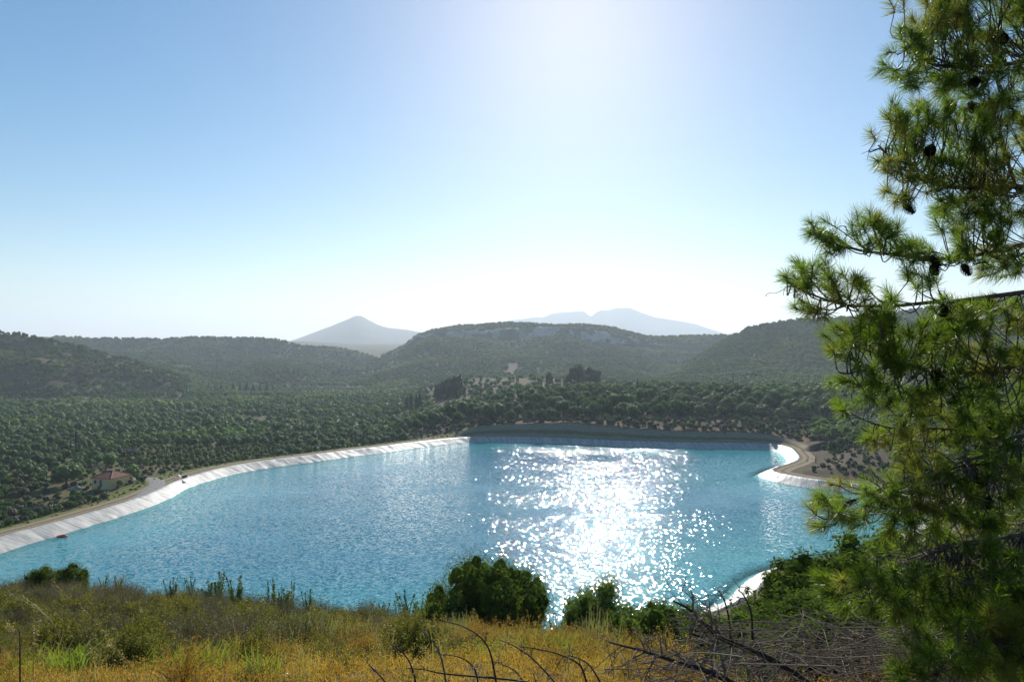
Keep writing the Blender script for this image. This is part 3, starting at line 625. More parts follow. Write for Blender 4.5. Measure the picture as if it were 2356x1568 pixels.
for i, (u, vt, Y) in enumerate([(1857,1055,258),(1868,1051,262),(1877,1049,255),(1884,1053,264),(1897,1052,260),(1949,1066,246),(1959,1064,250),(1988,1065,242)]):
    at('cypress', K_cyp[i % 3], u, vt, Y, 8, 'young cypress on the right bank by the curved track, %s' % ('left five' if i < 5 else 'right three'), 'cypress', 'young cypresses by the track')
for i in range(16):
    u = 480 + i * 9.5 + (i * 37 % 11); at('cypress', K_cyp[i % 3], u, 879 + (i * 13 % 9), 880, 8, 'distant dark cypress at the foot of the flat hills', 'cypress', 'cypresses at the foot of the flat hills', sx=1.6)
for u, vt in ((389,776),(394,775),(486,775.5),(492,774),(382,777)):
    at('cypress', K_cyp[0], u, vt, 1640, 8, 'tiny tree standing on the skyline of the flat hills', 'tree', 'skyline trees', sx=1.3)
# single larger trees of the valley
for u, vt, Y, nm, pr, lb in [(308,1064,236,4.6,K_olive[1],'big round olive tree beside the small house'),(800,997,306,4.6,K_fruit[0],'large pale green round tree just beyond the long bank'),(618,898,760,4.6,K_olive[0],'dark broad tree in mid valley, left of a pair'),
    (645,897,765,4.6,K_olive[2],'dark broad tree in mid valley, right of a pair'),(735,900,770,4.6,K_olive[3],'dark broad tree right of the mid valley pair'),(185,1000,330,4.6,K_olive[2],'dark tree behind the utility pole in the valley'),
    (150,1062,222,4.6,K_olive[0],'leafy tree at the left side of the small house'),(1040,950,392,6.6,K_slope[1],'large tree at the left foot of the far slope')]:
    at('lone_tree', pr, u, vt, Y, nm if nm != 4.6 else 4.7, lb, 'tree', sx=1.25)
for i, (u, v, w) in enumerate([(640,947,30),(744,950,36),(905-300,1030,20),(120,905,60),(230,915,60),(330,908,50),(30,965,60),(90,985,50),(560,880,40),(470,930,30)]):
    Y = 45 * FPX / (v - V0) * 1.18; Y = min(Y, 900); xx = (u - U0) / FPX * Y
    e = thing('hedge', [('foliage', S_brt[i % 3])], (xx, Y, float(H(xx, Y))), .1, 1, 'bright green %s thicket in the valley, %s' % ('long' if w > 45 else 'short', 'far left' if u < 150 else 'left' if u < 400 else 'middle'), 'bush', 'bright green thickets'); e.scale = (w * Y / FPX / 2.4, 3.0, 3.2)

# ------------------------------------------------------------------ buildings, poles, wires, small things
M_wall = noisy('render_wall', (.95,.62,.32), (.86,.55,.27), 1.2, .9, .1); M_tile = mat('roof_tiles', (.25,.055,.03), .8)
def _tile():
    m = M_tile; pb = m.node_tree.nodes['Principled BSDF']; pos = N(m, 'ShaderNodeTexCoord').outputs['Object']
    w = N(m, 'ShaderNodeTexWave', Scale=1.6, Distortion=.3); L(m, pos, w.inputs['Vector']); n = noise(m, 3, 4, .6, pos)
    L(m, mixc(m, n, (.19,.05,.032), (.12,.035,.026)), pb.inputs['Base Color'])
    bp = N(m, 'ShaderNodeBump', Strength=.8, Distance=.08); L(m, w.outputs[0], bp.inputs['Height']); L(m, bp.outputs[0], pb.inputs['Normal'])
_tile()
M_ridge = noisy('ridge_tiles', (.42,.20,.13), (.35,.15,.1), 4); M_blue = mat('blue_paint', (.08,.17,.33), .6); M_dark = mat('dark_opening', (.03,.035,.045), .3, .5)
M_stone = noisy('rubble_stone', (.14,.11,.09), (.07,.055,.05), 1.8, .95, .6); M_conc = noisy('concrete', (.38,.36,.33), (.26,.25,.23), .8, .9, .2); M_wood = noisy('pole_wood', (.035,.028,.022), (.02,.016,.012), 4, .9)
M_white = mat('white_glass', (.75,.75,.72), .25, .5); M_tarp = mat('blue_plastic', (.02,.06,.35), .35, .5); M_metal = mat('galvanised', (.35,.36,.38), .4, .5, .6)
def quadmesh(name, v, f, m, smooth=False):
    me = bpy.data.meshes.new(name); me.from_pydata([tuple(q) for q in v], [], f); me.materials.append(m); return me
# house
def house():
    u, Y = 236, 213; xx = (u - U0) / FPX * Y; z0 = float(H(xx, Y)); ang = math.atan2(xx, Y)
    e = empty('house', (xx + 0, Y + 4.6, z0 + .9), 0); tag(e, 'small cream house with red tiled hip roof beside the reservoir bank', 'house')
    e.rotation_euler = (0, 0, -ang * 1.0 + PI / 4 + .0); a, b, h = 7.6, 7.2, 2.75
    g = G(); x, y = a / 2, b / 2
    # walls with a door and a window opening in the face that looks to the lower left (-x side)
    g.add([(-x,-y,-1.5),(x,-y,-1.5),(x,-y,h),(-x,-y,h)], [(0,1,2,3)]); g.add([(x,-y,-1.5),(x,y,-1.5),(x,y,h),(x,-y,h)], [(0,1,2,3)]); g.add([(x,y,-1.5),(-x,y,-1.5),(-x,y,h),(x,y,h)], [(0,1,2,3)])
    for y0, y1, za, zb in ((-y,-.2,-1.5,h),(-.2,.75,2.15,h),(-.2,.75,-1.5,0),(.75,1.9,-1.5,h),(1.9,2.9,2.0,h),(1.9,2.9,-1.5,.9),(2.9,y,-1.5,h)):
        g.add([(-x,y1,za),(-x,y0,za),(-x,y0,zb),(-x,y1,zb)], [(0,1,2,3)])
    link('wall', g.mesh('wall', M_wall), e)
    g = G(); g.box((-x + .12, .275, 1.05), (.06, .95, 2.1)); d = link('door', g.mesh('door', M_blue), e); g = G(); g.box((-x + .06, .62, 1.0), (.06, .05, .12)); link('handle', g.mesh('handle', M_metal), d)
    g = G(); g.box((-x + .15, 2.4, 1.45), (.04, 1.0, 1.1)); w = link('window', g.mesh('window', M_dark), e)
    g = G()
    for c, d_ in (((-x+.1,1.93,1.45),(.08,.06,1.1)),((-x+.1,2.87,1.45),(.08,.06,1.1)),((-x+.1,2.4,1.97),(.08,.88,.06)),((-x+.1,2.4,.93),(.08,.88,.06)),((-x+.1,2.4,1.45),(.07,.05,.98))): g.box(c, d_)
    link('frame', g.mesh('frame', M_blue), w)
    ov = .4; X, Y2, rh = x + ov, y + ov, 1.75; rx = .7
    v = [(-X,-Y2,h-.02),(X,-Y2,h-.02),(X,Y2,h-.02),(-X,Y2,h-.02),(0,-rx,h+rh),(0,rx,h+rh),(-X,-Y2,h-.14),(X,-Y2,h-.14),(X,Y2,h-.14),(-X,Y2,h-.14)]
    rf = link('roof', quadmesh('roof', v, [(0,1,4),(1,2,5,4),(2,3,5),(3,0,4,5),(0,6,7,1),(1,7,8,2),(2,8,9,3),(3,9,6,0),(9,8,7,6)], M_tile), e)
    g = G()
    for p, q in (((-X,-Y2,h),(0,-rx,h+rh)),((X,-Y2,h),(0,-rx,h+rh)),((X,Y2,h),(0,rx,h+rh)),((-X,Y2,h),(0,rx,h+rh)),((0,-rx,h+rh),(0,rx,h+rh))): g.tube([p, q], .11, 6)
    link('ridge_tiles', g.mesh('ridge_tiles', M_ridge), rf)
house()
def ground_pt(u, v, Y): xx = (u - U0) / FPX * Y; return Vector((xx, Y, float(H(xx, Y))))
# roofless stone hut
p = ground_pt(300, 1044, 304); e = empty('stone_hut', p, .5); tag(e, 'low roofless dark stone hut in the young orchard', 'hut')
g = G(); rr = rs(3)
for c, d_ in (((0,-2.4,.8),(7,.5,2.4)),((0,2.4,.9),(7,.5,2.6)),((-3.25,0,.8),(.5,4.3,2.2)),((3.25,0,.85),(.5,4.3,2.4))): g.box(c, d_)
link('wall', g.mesh('wall', M_stone), e); g = G()
for i in range(34): t = rr.uniform(-3.3, 3.3); g.box((t, rr.choice([-2.4, 2.4]), 2.05 + rr.uniform(0, .15)), (rr.uniform(.3, .7), .5, rr.uniform(.15, .4)), rr.uniform(-.2, .2))
link('coping', g.mesh('coping', M_conc), e)
p = ground_pt(427, 1051, 296); e = empty('water_tank', p, .4); tag(e, 'small blue grey box tank among the fruit trees', 'tank')
g = G(); g.box((0,0,.65), (1.3,1.1,1.3)); link('body', g.mesh('body', mat('tank_blue', (.2,.26,.34), .5)), e); g = G(); g.box((0,0,1.35), (1.45,1.25,.1)); link('lid', g.mesh('lid', M_metal), e)
# farm building and palms on the right hill foot
p = ground_pt(1745, 848, 985); e = empty('farm_building', p, -.2); tag(e, 'flat roofed grey farm building at the foot of the right hill', 'building')
g = G(); g.box((0,0,2), (12,7,6)); link('wall', g.mesh('wall', M_conc), e); g = G(); g.box((0,0,5.2), (13,8,.4)); link('roof', g.mesh('roof', M_stone), e); g = G()
for k in range(3): g2 = G(); g2.box((-4 + 4 * k, -3.52, 2.4), (1.4,.06,1.6)); link('window', g2.mesh('window', M_dark), e)
def palm(u, vt, Y, lb):
    xx = (u - U0) / FPX * Y; z = float(H(xx, Y)); h = HC - (vt - V0) / FPX * Y - z; e = empty('palm_tree', (xx, Y, z)); tag(e, lb, 'palm', 'palms by the farm building')
    g = G(); g.tube([(0,0,-.5),(.1,0,h*.5),(0,0,h-1.5)], [.5,.4,.45], 7); link('trunk', g.mesh('trunk', M_bark), e); g = G(); rr = rs(int(u))
    for k in range(46):
        a = rr.uniform(0, 2*PI); el = rr.uniform(-.5, 1.3); d = np.array([math.cos(a)*math.cos(el), math.sin(a)*math.cos(el), math.sin(el)]); s = np.array([-math.sin(a), math.cos(a), 0]) * .35; b0 = np.array([0,0,h-1.4])
        q = [b0, b0 + d*1.4, b0 + d*2.4 + [0,0,-.5]]; g.add([q[0]-s*.3,q[0]+s*.3,q[1]+s,q[1]-s,q[2]+s*.3,q[2]-s*.3], [(0,1,2,3),(3,2,4,5)])
    link('fronds', g.mesh('fronds', M_citrus), e)
palm(1711, 829, 980, 'fan palm left of the grey farm building'); palm(1766, 830, 975, 'fan palm just right of the grey farm building'); palm(1781, 833, 980, 'rightmost fan palm by the farm building')
M_gh = mat('greenhouse_film', (.75,.72,.68), .3, .5)
for i, (a, b) in enumerate([(1724,1741),(1777,1812),(1825,1833),(1865,1881),(1905,1950)]):
    Y = 640.; u = (a + b) / 2; p = ground_pt(u, 890, Y); w = (b - a) / FPX * Y; e = empty('greenhouse', p); tag(e, '%s white topped plastic tunnel among the olives on the right, %s' % ('long' if w > 10 else 'short', ['first from the left','second from the left','third from the left','fourth from the left','last, by the pine boughs'][i]), 'greenhouse', 'white tunnels')
    zt = HC - (889 - V0) / FPX * Y - p.z; g = G(); n = 9; A = np.linspace(0, PI, n)
    for k in range(n - 1):
        g.add([(-w/2, -3*math.cos(A[k]), zt-1.4+1.4*math.sin(A[k])), (w/2, -3*math.cos(A[k]), zt-1.4+1.4*math.sin(A[k])), (w/2, -3*math.cos(A[k+1]), zt-1.4+1.4*math.sin(A[k+1])), (-w/2, -3*math.cos(A[k+1]), zt-1.4+1.4*math.sin(A[k+1]))], [(0,1,2,3)])
    link('cover', g.mesh('cover', M_gh, True), e); g = G(); g.box((0,0,(zt-1.4)/2-.5), (w-.1,5.8,zt-.4)); link('side_wall', g.mesh('side_wall', M_conc), e)
# poles and wires
M_wire = mat('wire_grey', (.34,.34,.34), .7, .1)
def pole(u, vt, Y, lb, arms=3, r=.26, group='wooden utility poles'):
    xx = (u - U0) / FPX * Y; z = float(H(xx, Y)); top = HC - (vt - V0) / FPX * Y; e = empty('utility_pole', (xx, Y, z)); tag(e, lb, 'pole', group)
    h = top - z; g = G(); g.tube([(0,0,-.5),(0,0,h)], [r*1.15, r*.8], 8); link('post', g.mesh('post', M_wood, True), e); tips = []
    for k in range(arms):
        zz = h - .35 - k * 1.0; g = G(); g.tube([(-.9,0,zz),(.9,0,zz)], .05, 5); ar = link('crossarm', g.mesh('crossarm', M_wood), e)
        for sx in (-.85, .85):
            g = G(); g.tube([(sx,0,zz),(sx,0,zz+.12),(sx,0,zz+.3)], [.09,.13,.06], 6); link('insulator', g.mesh('insulator', M_white, True), ar)
        tips.append((xx, Y, z + zz + .3))
    return tips
def wire(a, b, sag, lb):
    t = np.linspace(0, 1, 30)[:, None]; a, b = np.array(a), np.array(b); p = a * (1 - t) + b * t; p[:, 2] -= sag * 4 * (t * (1 - t))[:, 0]
    g = G(); g.tube(p - a, .022, 4); o = link('power_line', g.mesh('power_line', M_wire)); o.location = a; tag(o, lb, 'wire', 'power lines')
T0 = pole(1467, 870, 424, 'tall dark power pole with white insulators at the orchard edge'); T1 = pole(1997, 952, 250, 'power pole behind the pine boughs above the right bank')
nm = ['top', 'middle', 'bottom']
for k in range(3):
    wire((T0[k][0] + .85, *T0[k][1:]), (T1[k][0], *T1[k][1:]), 5.2, nm[k] + ' sagging wire running right from the tall power pole')
T2 = (74, 96, 24.5)
for k in range(3): wire(T1[k], (T2[0] + k, T2[1], T2[2] - k), 2, nm[k] + ' wire descending behind the pine boughs to the lower right')
pole(1246, 876, 424, 'thin dark pole at the orchard edge left of the tall one', 0); pole(1105, 903, 440, 'thin bare pole at the left end of the far slope', 0)
wire((T0[0][0] - .85, *T0[0][1:]), ((1246 - U0) / FPX * 424, 424, HC - (877 - V0) / FPX * 424), 1.5, 'short wire running left from the tall power pole')
pole(1687, 858, 560, 'pole with a pale top before the right hill', 1); pole(175, 992, 300, 'utility pole in the valley behind the small house', 2); pole(190, 1091, 222, 'thin pale pole beside the small house', 0, .07)
pole(836, 994, 330, 'utility pole beyond the long bank by the pale round tree', 2); pole(664, 936, 520, 'distant thin pole in the mid valley', 0)
# small things by the water and the house
p = ground_pt(330, 1101, 229); g = G(); t = np.linspace(-1, 1, 9)
vv = [(xx * 1.7, yy * .9, .18 + .14 * math.sin(xx * 5 + yy * 3)) for xx in t for yy in (-1, -.3, .4, 1)]; g.add(vv, [(i*4+j, (i+1)*4+j, (i+1)*4+j+1, i*4+j+1) for i in range(8) for j in range(3)]); o = link('tarpaulin', g.mesh('tarpaulin', M_tarp)); o.location = p; tag(o, 'crumpled blue plastic sheet lying by the gravel yard', 'tarpaulin')
Y = HC * FPX / (1234 - V0); g = G(); th = np.linspace(0, 2 * PI, 13)[:-1]
g.tube([(math.cos(a) * 1.0, math.sin(a) * .6, .12) for a in np.linspace(0, 2 * PI, 25)], .22, 8); o = link('ring_buoy', g.mesh('ring_buoy', mat('red_rubber', (.5,.03,.01), .5), True)); o.location = ((142.5 - U0) / FPX * Y, Y, 0); tag(o, 'small red float on the water near the left bank', 'float')
def mound(name, u, v, Y, w, d, h, m, lb, cat):
    p = ground_pt(u, v, Y); xs_, ys_ = np.meshgrid(np.linspace(-1, 1, 34), np.linspace(-1, 1, 26)); r = np.sqrt(xs_ ** 2 + ys_ ** 2)
    z = np.clip(1 - r ** 1.6, -.15, 1) * h * (1 + .5 * fbm(xs_ * 3 + u, ys_ * 3, 4, 9)) - .1; i, j = np.meshgrid(np.arange(25), np.arange(33), indexing='ij'); k = i * 34 + j
    g = G(); g.add(np.stack([xs_ * w / 2, ys_ * d / 2, z], -1).reshape(-1, 3), np.stack([k, k + 1, k + 35, k + 34], -1)); o = link(name, g.mesh(name, m)); o.location = p; tag(o, lb, cat)
mound('rubble_heap', 177, 1116, 216, 6, 4, 1.1, noisy('rubble', (.28,.26,.24), (.14,.13,.12), 2, .95, .6), 'grey rubble heap left of the small house', 'rubble')
g = G(); p = ground_pt(420, 1104, 226); vv = []
for i in range(8):
    for j in range(4): vv.append((-2 + i * .57, -.7 + j * .5, .35 * math.sin(i * 1.1 + j) + .3 + .1 * j))
g.add(vv, [(i*4+j, (i+1)*4+j, (i+1)*4+j+1, i*4+j+1) for i in range(7) for j in range(3)]); Yl = 224; o = link('torn_liner_flap', g.mesh('torn_liner_flap', mat('black_sheet', (.02,.018,.018), .45, .4))); o.location = ((421 - U0) / FPX * Yl, Yl, 2.35); o.rotation_euler = (0, .1, -.2); tag(o, 'torn black flap of liner lying at the bend of the left bank', 'flap')
for i, (u, vt, Y, mt, sx, lb) in enumerate([(245+53,1098-8,222,M_bright,.8,'yellow green bush at the right corner of the small house'),(268+8,1100,214,M_bright,.7,'yellow bush between house and gravel yard'),(345,1085,240,None,2.2,'dark pink oleander hedge behind the gravel yard'),(380,1086,238,M_bright,1.0,'pale green bush at the right end of the oleander hedge')]):
    me = single(300 + i, 2.0, 2.4, 6, 260, .3, mt or leafmat('oleander_bloom', (.16,.03,.045), (.05,.07,.03), .3)); at('bush', [('foliage', me)], u, vt, Y, 2.0, lb, 'bush', sx=sx)
# gravel yard road joining the rim track
def strip(name, ctr, width, mt, lb, lift=.06):
    c = spline([(*q,) for q in ctr], 50); t = unit(np.gradient(c, axis=0)); nn_ = np.stack([t[:, 1], -t[:, 0]], 1); k = 7
    off = np.linspace(-.5, .5, k); q = c[:, None, :] + nn_[:, None, :] * (off[None, :, None] * width); z = H(q[..., 0], q[..., 1]) + lift; z[:, 0] -= .12; z[:, -1] -= .12
    i, j = np.meshgrid(np.arange(49), np.arange(k - 1), indexing='ij'); kk = i * k + j
    g = G(); g.add(np.concatenate([q, z[..., None]], -1).reshape(-1, 3), np.stack([kk, kk + 1, kk + k + 1, kk + k], -1)); tag(link(name, g.mesh(name, mt, True)), lb, kind='structure')
M_gravel = noisy('gravel', (.30,.28,.26), (.20,.18,.16), 1.5, .95, .4)
def gp(u, v, Y): return ((u - U0) / FPX * Y, Y)
strip('gravel_road', [gp(290,1108,232), gp(325,1106,229), gp(352,1108,224), gp(362,1116,216), gp(350,1128,207), gp(330,1140,199), gp(312,1150,192)], 4.6, M_gravel, 'grey gravel lane from the house to the rim track', .12)
# ------------------------------------------------------------------ the near slope: grasses, scrub, rim bushes
M_gold = leafmat('dry_grass', (.33,.155,.035), (.42,.235,.075), .42, .2, .5, patch=(.19,.19,.045), pscale=.55, plo=.52, phi=.64, tcol=1.35)
M_rust = leafmat('rusty_dry_brush', (.26,.12,.035), (.33,.19,.07), .4, .15, .6, tcol=1.3)
M_straw = leafmat('pale_straw', (.50,.38,.18), (.42,.32,.16), .35, .3, .4, tcol=1.1)
M_herb = leafmat('green_herb', (.12,.17,.025), (.17,.20,.035), .4, .2)
M_heath = leafmat('grey_heath', (.22,.175,.135), (.12,.11,.07), .15, .15, .7, tcol=1.2)
M_broom = leafmat('olive_yellow_broom', (.23,.19,.035), (.14,.14,.03), .2, .15, .6)
M_sage = leafmat('grey_sage', (.20,.19,.13), (.16,.15,.10), .3, .2)
M_lent = leafmat('dark_glossy_leaves', (.07,.11,.022), (.10,.14,.03), .28, .0, .8)
M_lentb = leafmat('fresh_green_leaves', (.08,.14,.02), (.11,.165,.028), .3, .04, .7)
M_twig = leafmat('grey_dead_twig', (.25,.195,.155), (.10,.078,.062), 0.0, .12, .7)
M_limb = noisy('brown_limb', (.085,.06,.045), (.045,.032,.026), 9, .85, .5)
def blades(g, rng, n, rad, hmin, hmax, w, lean=.5, m=0, base=None):
    a = rng.uniform(0, 2*PI, n); r = rad * np.sqrt(rng.uniform(0, 1, n)); b = np.stack([r*np.cos(a), r*np.sin(a), 0*a - .03], 1)
    if base is not None: b = b + base
    L_ = rng.uniform(hmin, hmax, n)[:, None]; la = rng.uniform(0, 2*PI, n); ld = np.stack([np.cos(la), np.sin(la), 0*la], 1) * (rng.uniform(0, 1, n) ** 1.3 * lean)[:, None]
    up = np.array([0, 0, 1.0]); sd = np.stack([-np.sin(la + 1.2), np.cos(la + 1.2), 0*la], 1) * w * .5
    p1 = b + (up * .55 + ld * .25) * L_; p2 = b + (up * .95 + ld * .95) * L_
    v = np.stack([b - sd, b + sd, p1 + sd * .8, p1 - sd * .8, p2 + sd * .25, p2 - sd * .25], 1).reshape(-1, 3); k = np.arange(n)[:, None] * 6
    g.add(v, np.concatenate([k + [0,1,2,3], k + [3,2,4,5]], 1).reshape(-1, 4), m); return p2
def tuft(seed, mt, n=70, rad=.2, h0=.2, h1=.55, w=.011, lean=.7, heads=0):
    rng = rs(seed); g = G(); tip = blades(g, rng, n, rad, h0, h1, w, lean)
    if heads:
        k = rng.choice(n, heads); c = np.repeat(tip[k], 8, 0) + rng.normal(size=(heads * 8, 3)) * [.02, .02, .035]; g.quads(c, unit(rng.normal(size=(heads * 8, 3))), .03, .012, rng)
    return g.mesh('tuft', mt)
def twiggy(seed, mt, h=.8, w=1.2, n=240, leaves=1500, tw=.008, ls=.035):
    """dome of fine stems from the root with tiny leaves towards the ends"""
    rng = rs(seed); g = G(); d = unit(np.stack([rng.normal(size=n), rng.normal(size=n), np.abs(rng.normal(size=n)) * 1.0 + .35], 1)); L_ = rng.uniform(.6, 1.0, n)[:, None] * (1 + .18 * np.sin(d[:, :1] * 7 + seed))
    e = d * L_ * [w * .5, w * .5, h]; mid = e * .5 + rng.normal(size=(n, 3)) * .04 * h + [0, 0, .08 * h]; s1 = unit(np.cross(d, rng.normal(size=(n, 3)))) * tw * .5
    z = np.zeros((n, 3)) - [0, 0, .05]; v = np.stack([z - s1, z + s1, mid + s1 * .8, mid - s1 * .8, e + s1 * .4, e - s1 * .4], 1).reshape(-1, 3); k = np.arange(n)[:, None] * 6
    g.add(v, np.concatenate([k + [0,1,2,3], k + [3,2,4,5]], 1).reshape(-1, 4))
    q = rng.randint(0, n, leaves); t = rng.uniform(.55, 1.06, leaves)[:, None]; c = e[q] * t + (1 - t) * mid[q] * .5 + rng.normal(size=(leaves, 3)) * .03 * h
    g.quads(c, unit(rng.normal(size=(leaves, 3))), ls, ls * .4, rng); return g.mesh('twigs', mt)
def spray(seed, mt, h=1.2, w=.9, stems=14, leaves=90, ls=.06):
    """upright leafy shoots"""
    rng = rs(seed); g = G()
    for i in range(stems):
        a = rng.uniform(0, 2*PI); r = rng.uniform(.0, .5) * w; hh = h * rng.uniform(.55, 1.0) * (1 - .3 * r / w); p0 = np.array([r*.3*math.cos(a), r*.3*math.sin(a), -.05]); p2 = np.array([r*math.cos(a), r*math.sin(a), hh]); p1 = (p0 + p2) / 2 + rng.normal(size=3) * .05 * h
        c = spline([p0, p1, p2], 6); g.tube(c, np.linspace(.014, .004, 6), 4, 1); t = rng.uniform(.25, 1.03, leaves); cc = np.stack([np.interp(t, np.linspace(0, 1, 6), c[:, k]) for k in range(3)], 1)
        g.quads(cc + rng.normal(size=(leaves, 3)) * .055 * (1.15 - t)[:, None] * h, unit(rng.normal(size=(leaves, 3)) + [0, 0, .3]), ls, ls * .45, rng)
    return g.mesh('foliage', [mt, M_limb])
def bigbush(seed, mt, h, w, nl, n, ls, asp=.36, lob=.3):
    """rounded evergreen bush of many upright leafy masses on several stems"""
    rng = rs(seed); g = G(); a = rng.uniform(0, 2*PI, nl); r = np.sqrt(rng.uniform(0, 1, nl)) * w * .38
    top = h * (1 - .75 * (r / (w * .5)) ** 2) * rng.uniform(.8, 1.0, nl); rad = rng.uniform(.8, 1.2, nl) * w * lob * .5
    cs = []; rr = []
    for i in range(nl):
        for t in np.linspace(.25, 1, 4): cs.append((r[i]*math.cos(a[i])*(.7+.3*t), r[i]*math.sin(a[i])*(.7+.3*t), max((top[i]-rad[i]*.8)*t, rad[i]*.5))); rr.append(rad[i]*(1.05-.25*t))
    leafcloud(g, rng, np.array(cs), np.array(rr), n, ls, ls * asp, 0, .5, 1.25, .3); cores(g, rng, np.array(cs), np.array(rr), .44, 0, 9, 7, 1.1); cr = g.mesh('foliage', mt)
    g = G()
    for i in range(min(nl, 9)): g.tube([(0,0,-.2), (r[i]*.5*math.cos(a[i]), r[i]*.5*math.sin(a[i]), top[i]*.4), (r[i]*math.cos(a[i]), r[i]*math.sin(a[i]), top[i]*.85)], [w*.016, w*.011, w*.005], 5)
    return cr, g.mesh('stem', M_limb, True)
rng = rs(21)
T_gold = [tuft(400 + i, M_gold, 70, .24, .06, .24 if i < 3 else .15, .010, 1.1, 16) for i in range(5)]; T_straw = [tuft(410 + i, M_straw, 22, .18, .35, .8, .007, .55, 10) for i in range(3)]
T_rust = [twiggy(420 + i, M_rust, .55, .9, 160, 700, .007, .03) for i in range(3)]; T_herb = [tuft(430 + i, M_herb, 60, .2, .15, .4, .016, .7) for i in range(3)]
def fgpts(step, y0, y1, cond, x0=-45, x1=45, jit=.5): return scatter(rng, x0, x1, y0, y1, step, jit, lambda x, y, u: cond(x, y, u) & (np.abs(x) < 4 + y * 1.05))
x, y = fgpts(.30, 3, 18, lambda x, y, u: (y < np.interp(u, [0, 600, 900, 1300, 1600, 3000], [10.4, 10.4, 11.5, 12.8, 9.5, 7.0]) + fbm(x * .4, y * .4, 3, 8) * 1.6) & (fbm(x * .8, y * .8, 2, 5) > -.35)); stuff('dry_grass', 'golden dry grass covering the near slope', x, y, rng.uniform(.6, 1.25, len(x)), T_gold, rng, .02)
x, y = fgpts(1.0, 3, 11.5, lambda x, y, u: u < 1900); stuff('tall_straw', 'tall pale straw stalks standing out of the grass', x, y, rng.uniform(.4, .85, len(x)), T_straw, rng, .02)
x, y = fgpts(.42, 3, 12.5, lambda x, y, u: (u < 2600) & (fbm(x * .3, y * .3, 3, 15) > .12)); stuff('green_herbs', 'yellow green herbs between the dry grass', x, y, rng.uniform(.6, 1.4, len(x)), T_herb, rng, .02)
x, y = fgpts(.62, 5, 28, lambda x, y, u: np.where(y > 11.0, (u > 720) & (u < 1750) & (fbm(x * .2, y * .2, 3, 25) > -.35), fbm(x * .5, y * .5, 3, 26) > .18)); stuff('rusty_brush', 'rust brown dry brush along the rim', x, y, rng.uniform(.6, 1.3, len(x)), T_rust, rng, .02)
x, y = fgpts(.55, 10.5, 29, lambda x, y, u: (u > -200) & (u < 1480)); stuff('rim_undergrowth', 'grey green undergrowth under the rim bushes', x, y, rng.uniform(.5, 1.0, len(x)), [twiggy(440, M_heath, .5, .9, 120, 600, .007), twiggy(441, M_broom, .45, .9, 120, 800, .007)], rng, .02)
x, y = fgpts(.95, 5, 11.5, lambda x, y, u: (u < 1700) & (fbm(x * .6, y * .6, 2, 91) > -.1)); stuff('dry_weeds', 'small brown and olive weeds among the dry grass', x, y, rng.uniform(.35, .8, len(x)), [twiggy(442, M_heath, .5, .7, 90, 400, .006, .025), twiggy(443, M_broom, .4, .8, 100, 700, .006, .03), T_rust[0]], rng, .02)
def lowbush(seed, mt):
    a, b = bigbush(seed, mt, 1.0, 1.5, 9, 2600, .065, .4, .34); return a
x, y = fgpts(.8, 8.5, 32, lambda x, y, u: (u > 1440) & (u < 2700) & (y > np.interp(u, [1440, 1600, 1750, 2700], [14.5, 10.5, 8.6, 8.6]))); stuff('dark_undergrowth', 'dense dark green undergrowth behind the dead twigs', x, y, rng.uniform(.7, 1.35, len(x)), [lowbush(445 + i, M_lent) for i in range(3)] + [lowbush(448, M_lentb)], rng, .05)
K_heath = [[('twigs', twiggy(450 + i, M_heath, .85, 1.5, 320, 2200))] for i in range(4)]; K_broom = [[('twigs', twiggy(460 + i, M_broom, .75, 1.3, 260, 6500, .007, .045))] for i in range(4)]
K_sage = [[('twigs', tuft(470 + i, M_sage, 120, .4, .4, .9, .02, .3, 60))] for i in range(2)]; K_green = [[('foliage', spray(480 + i, M_lentb, .7, .9, 12, 80, .055))] for i in range(3)]
def zone_fg(u): return next(t for lim, t in ((120,'at the left edge'),(330,'below the left rim bush'),(560,'below the upright sprigs'),(800,'left of centre'),(1000,'just left of the big bush'),(1300,'below the big bush'),(9999,'right of the big bush')) if u < lim)
def lab_fg(kind): return lambda x, y, s: '%s %s, %s, %s' % (SIZE(s), kind, 'on the rim' if y > 22 else ('below the rim' if y > 17 else 'at the grass edge'), zone_fg(U0 + FPX * x / y))
def fgthings(nm, K, lab, step, y0, y1, cond, s0, s1, cat, grp):
    x, y = fgpts(step, y0, y1, cond); s = rng.uniform(s0, s1, len(x)); place(nm, K, x, y, s, rng, lab_fg(lab), cat, grp, .02)
fgthings('heath_shrub', K_heath, 'grey brown twiggy shrub', 1.3, 12.5, 27.5, lambda x, y, u: (u > -80) & (u < 930) & ((y > 18) | (fbm(x * .3, y * .3, 2, 77) > 0)), .7, 1.25, 'shrub', 'grey heath shrubs')
fgthings('broom_shrub', K_broom, 'olive yellow shrub', 1.6, 10.8, 23, lambda x, y, u: (u > -80) & (u < 980), .65, 1.15, 'shrub', 'olive yellow shrubs')
fgthings('heath_shrub', K_heath, 'brown twiggy shrub', 2.4, 20, 26, lambda x, y, u: (u > 1250) & (u < 1600), .7, 1.1, 'shrub', 'grey heath shrubs')
fgthings('sage_clump', K_sage, 'pale grey sage clump', 1.0, 13.5, 16.5, lambda x, y, u: ((u > 640) & (u < 860)) | ((u > 1030) & (u < 1120)) | ((u > 1380) & (u < 1480)), .7, 1.1, 'shrub', 'grey sage clumps')
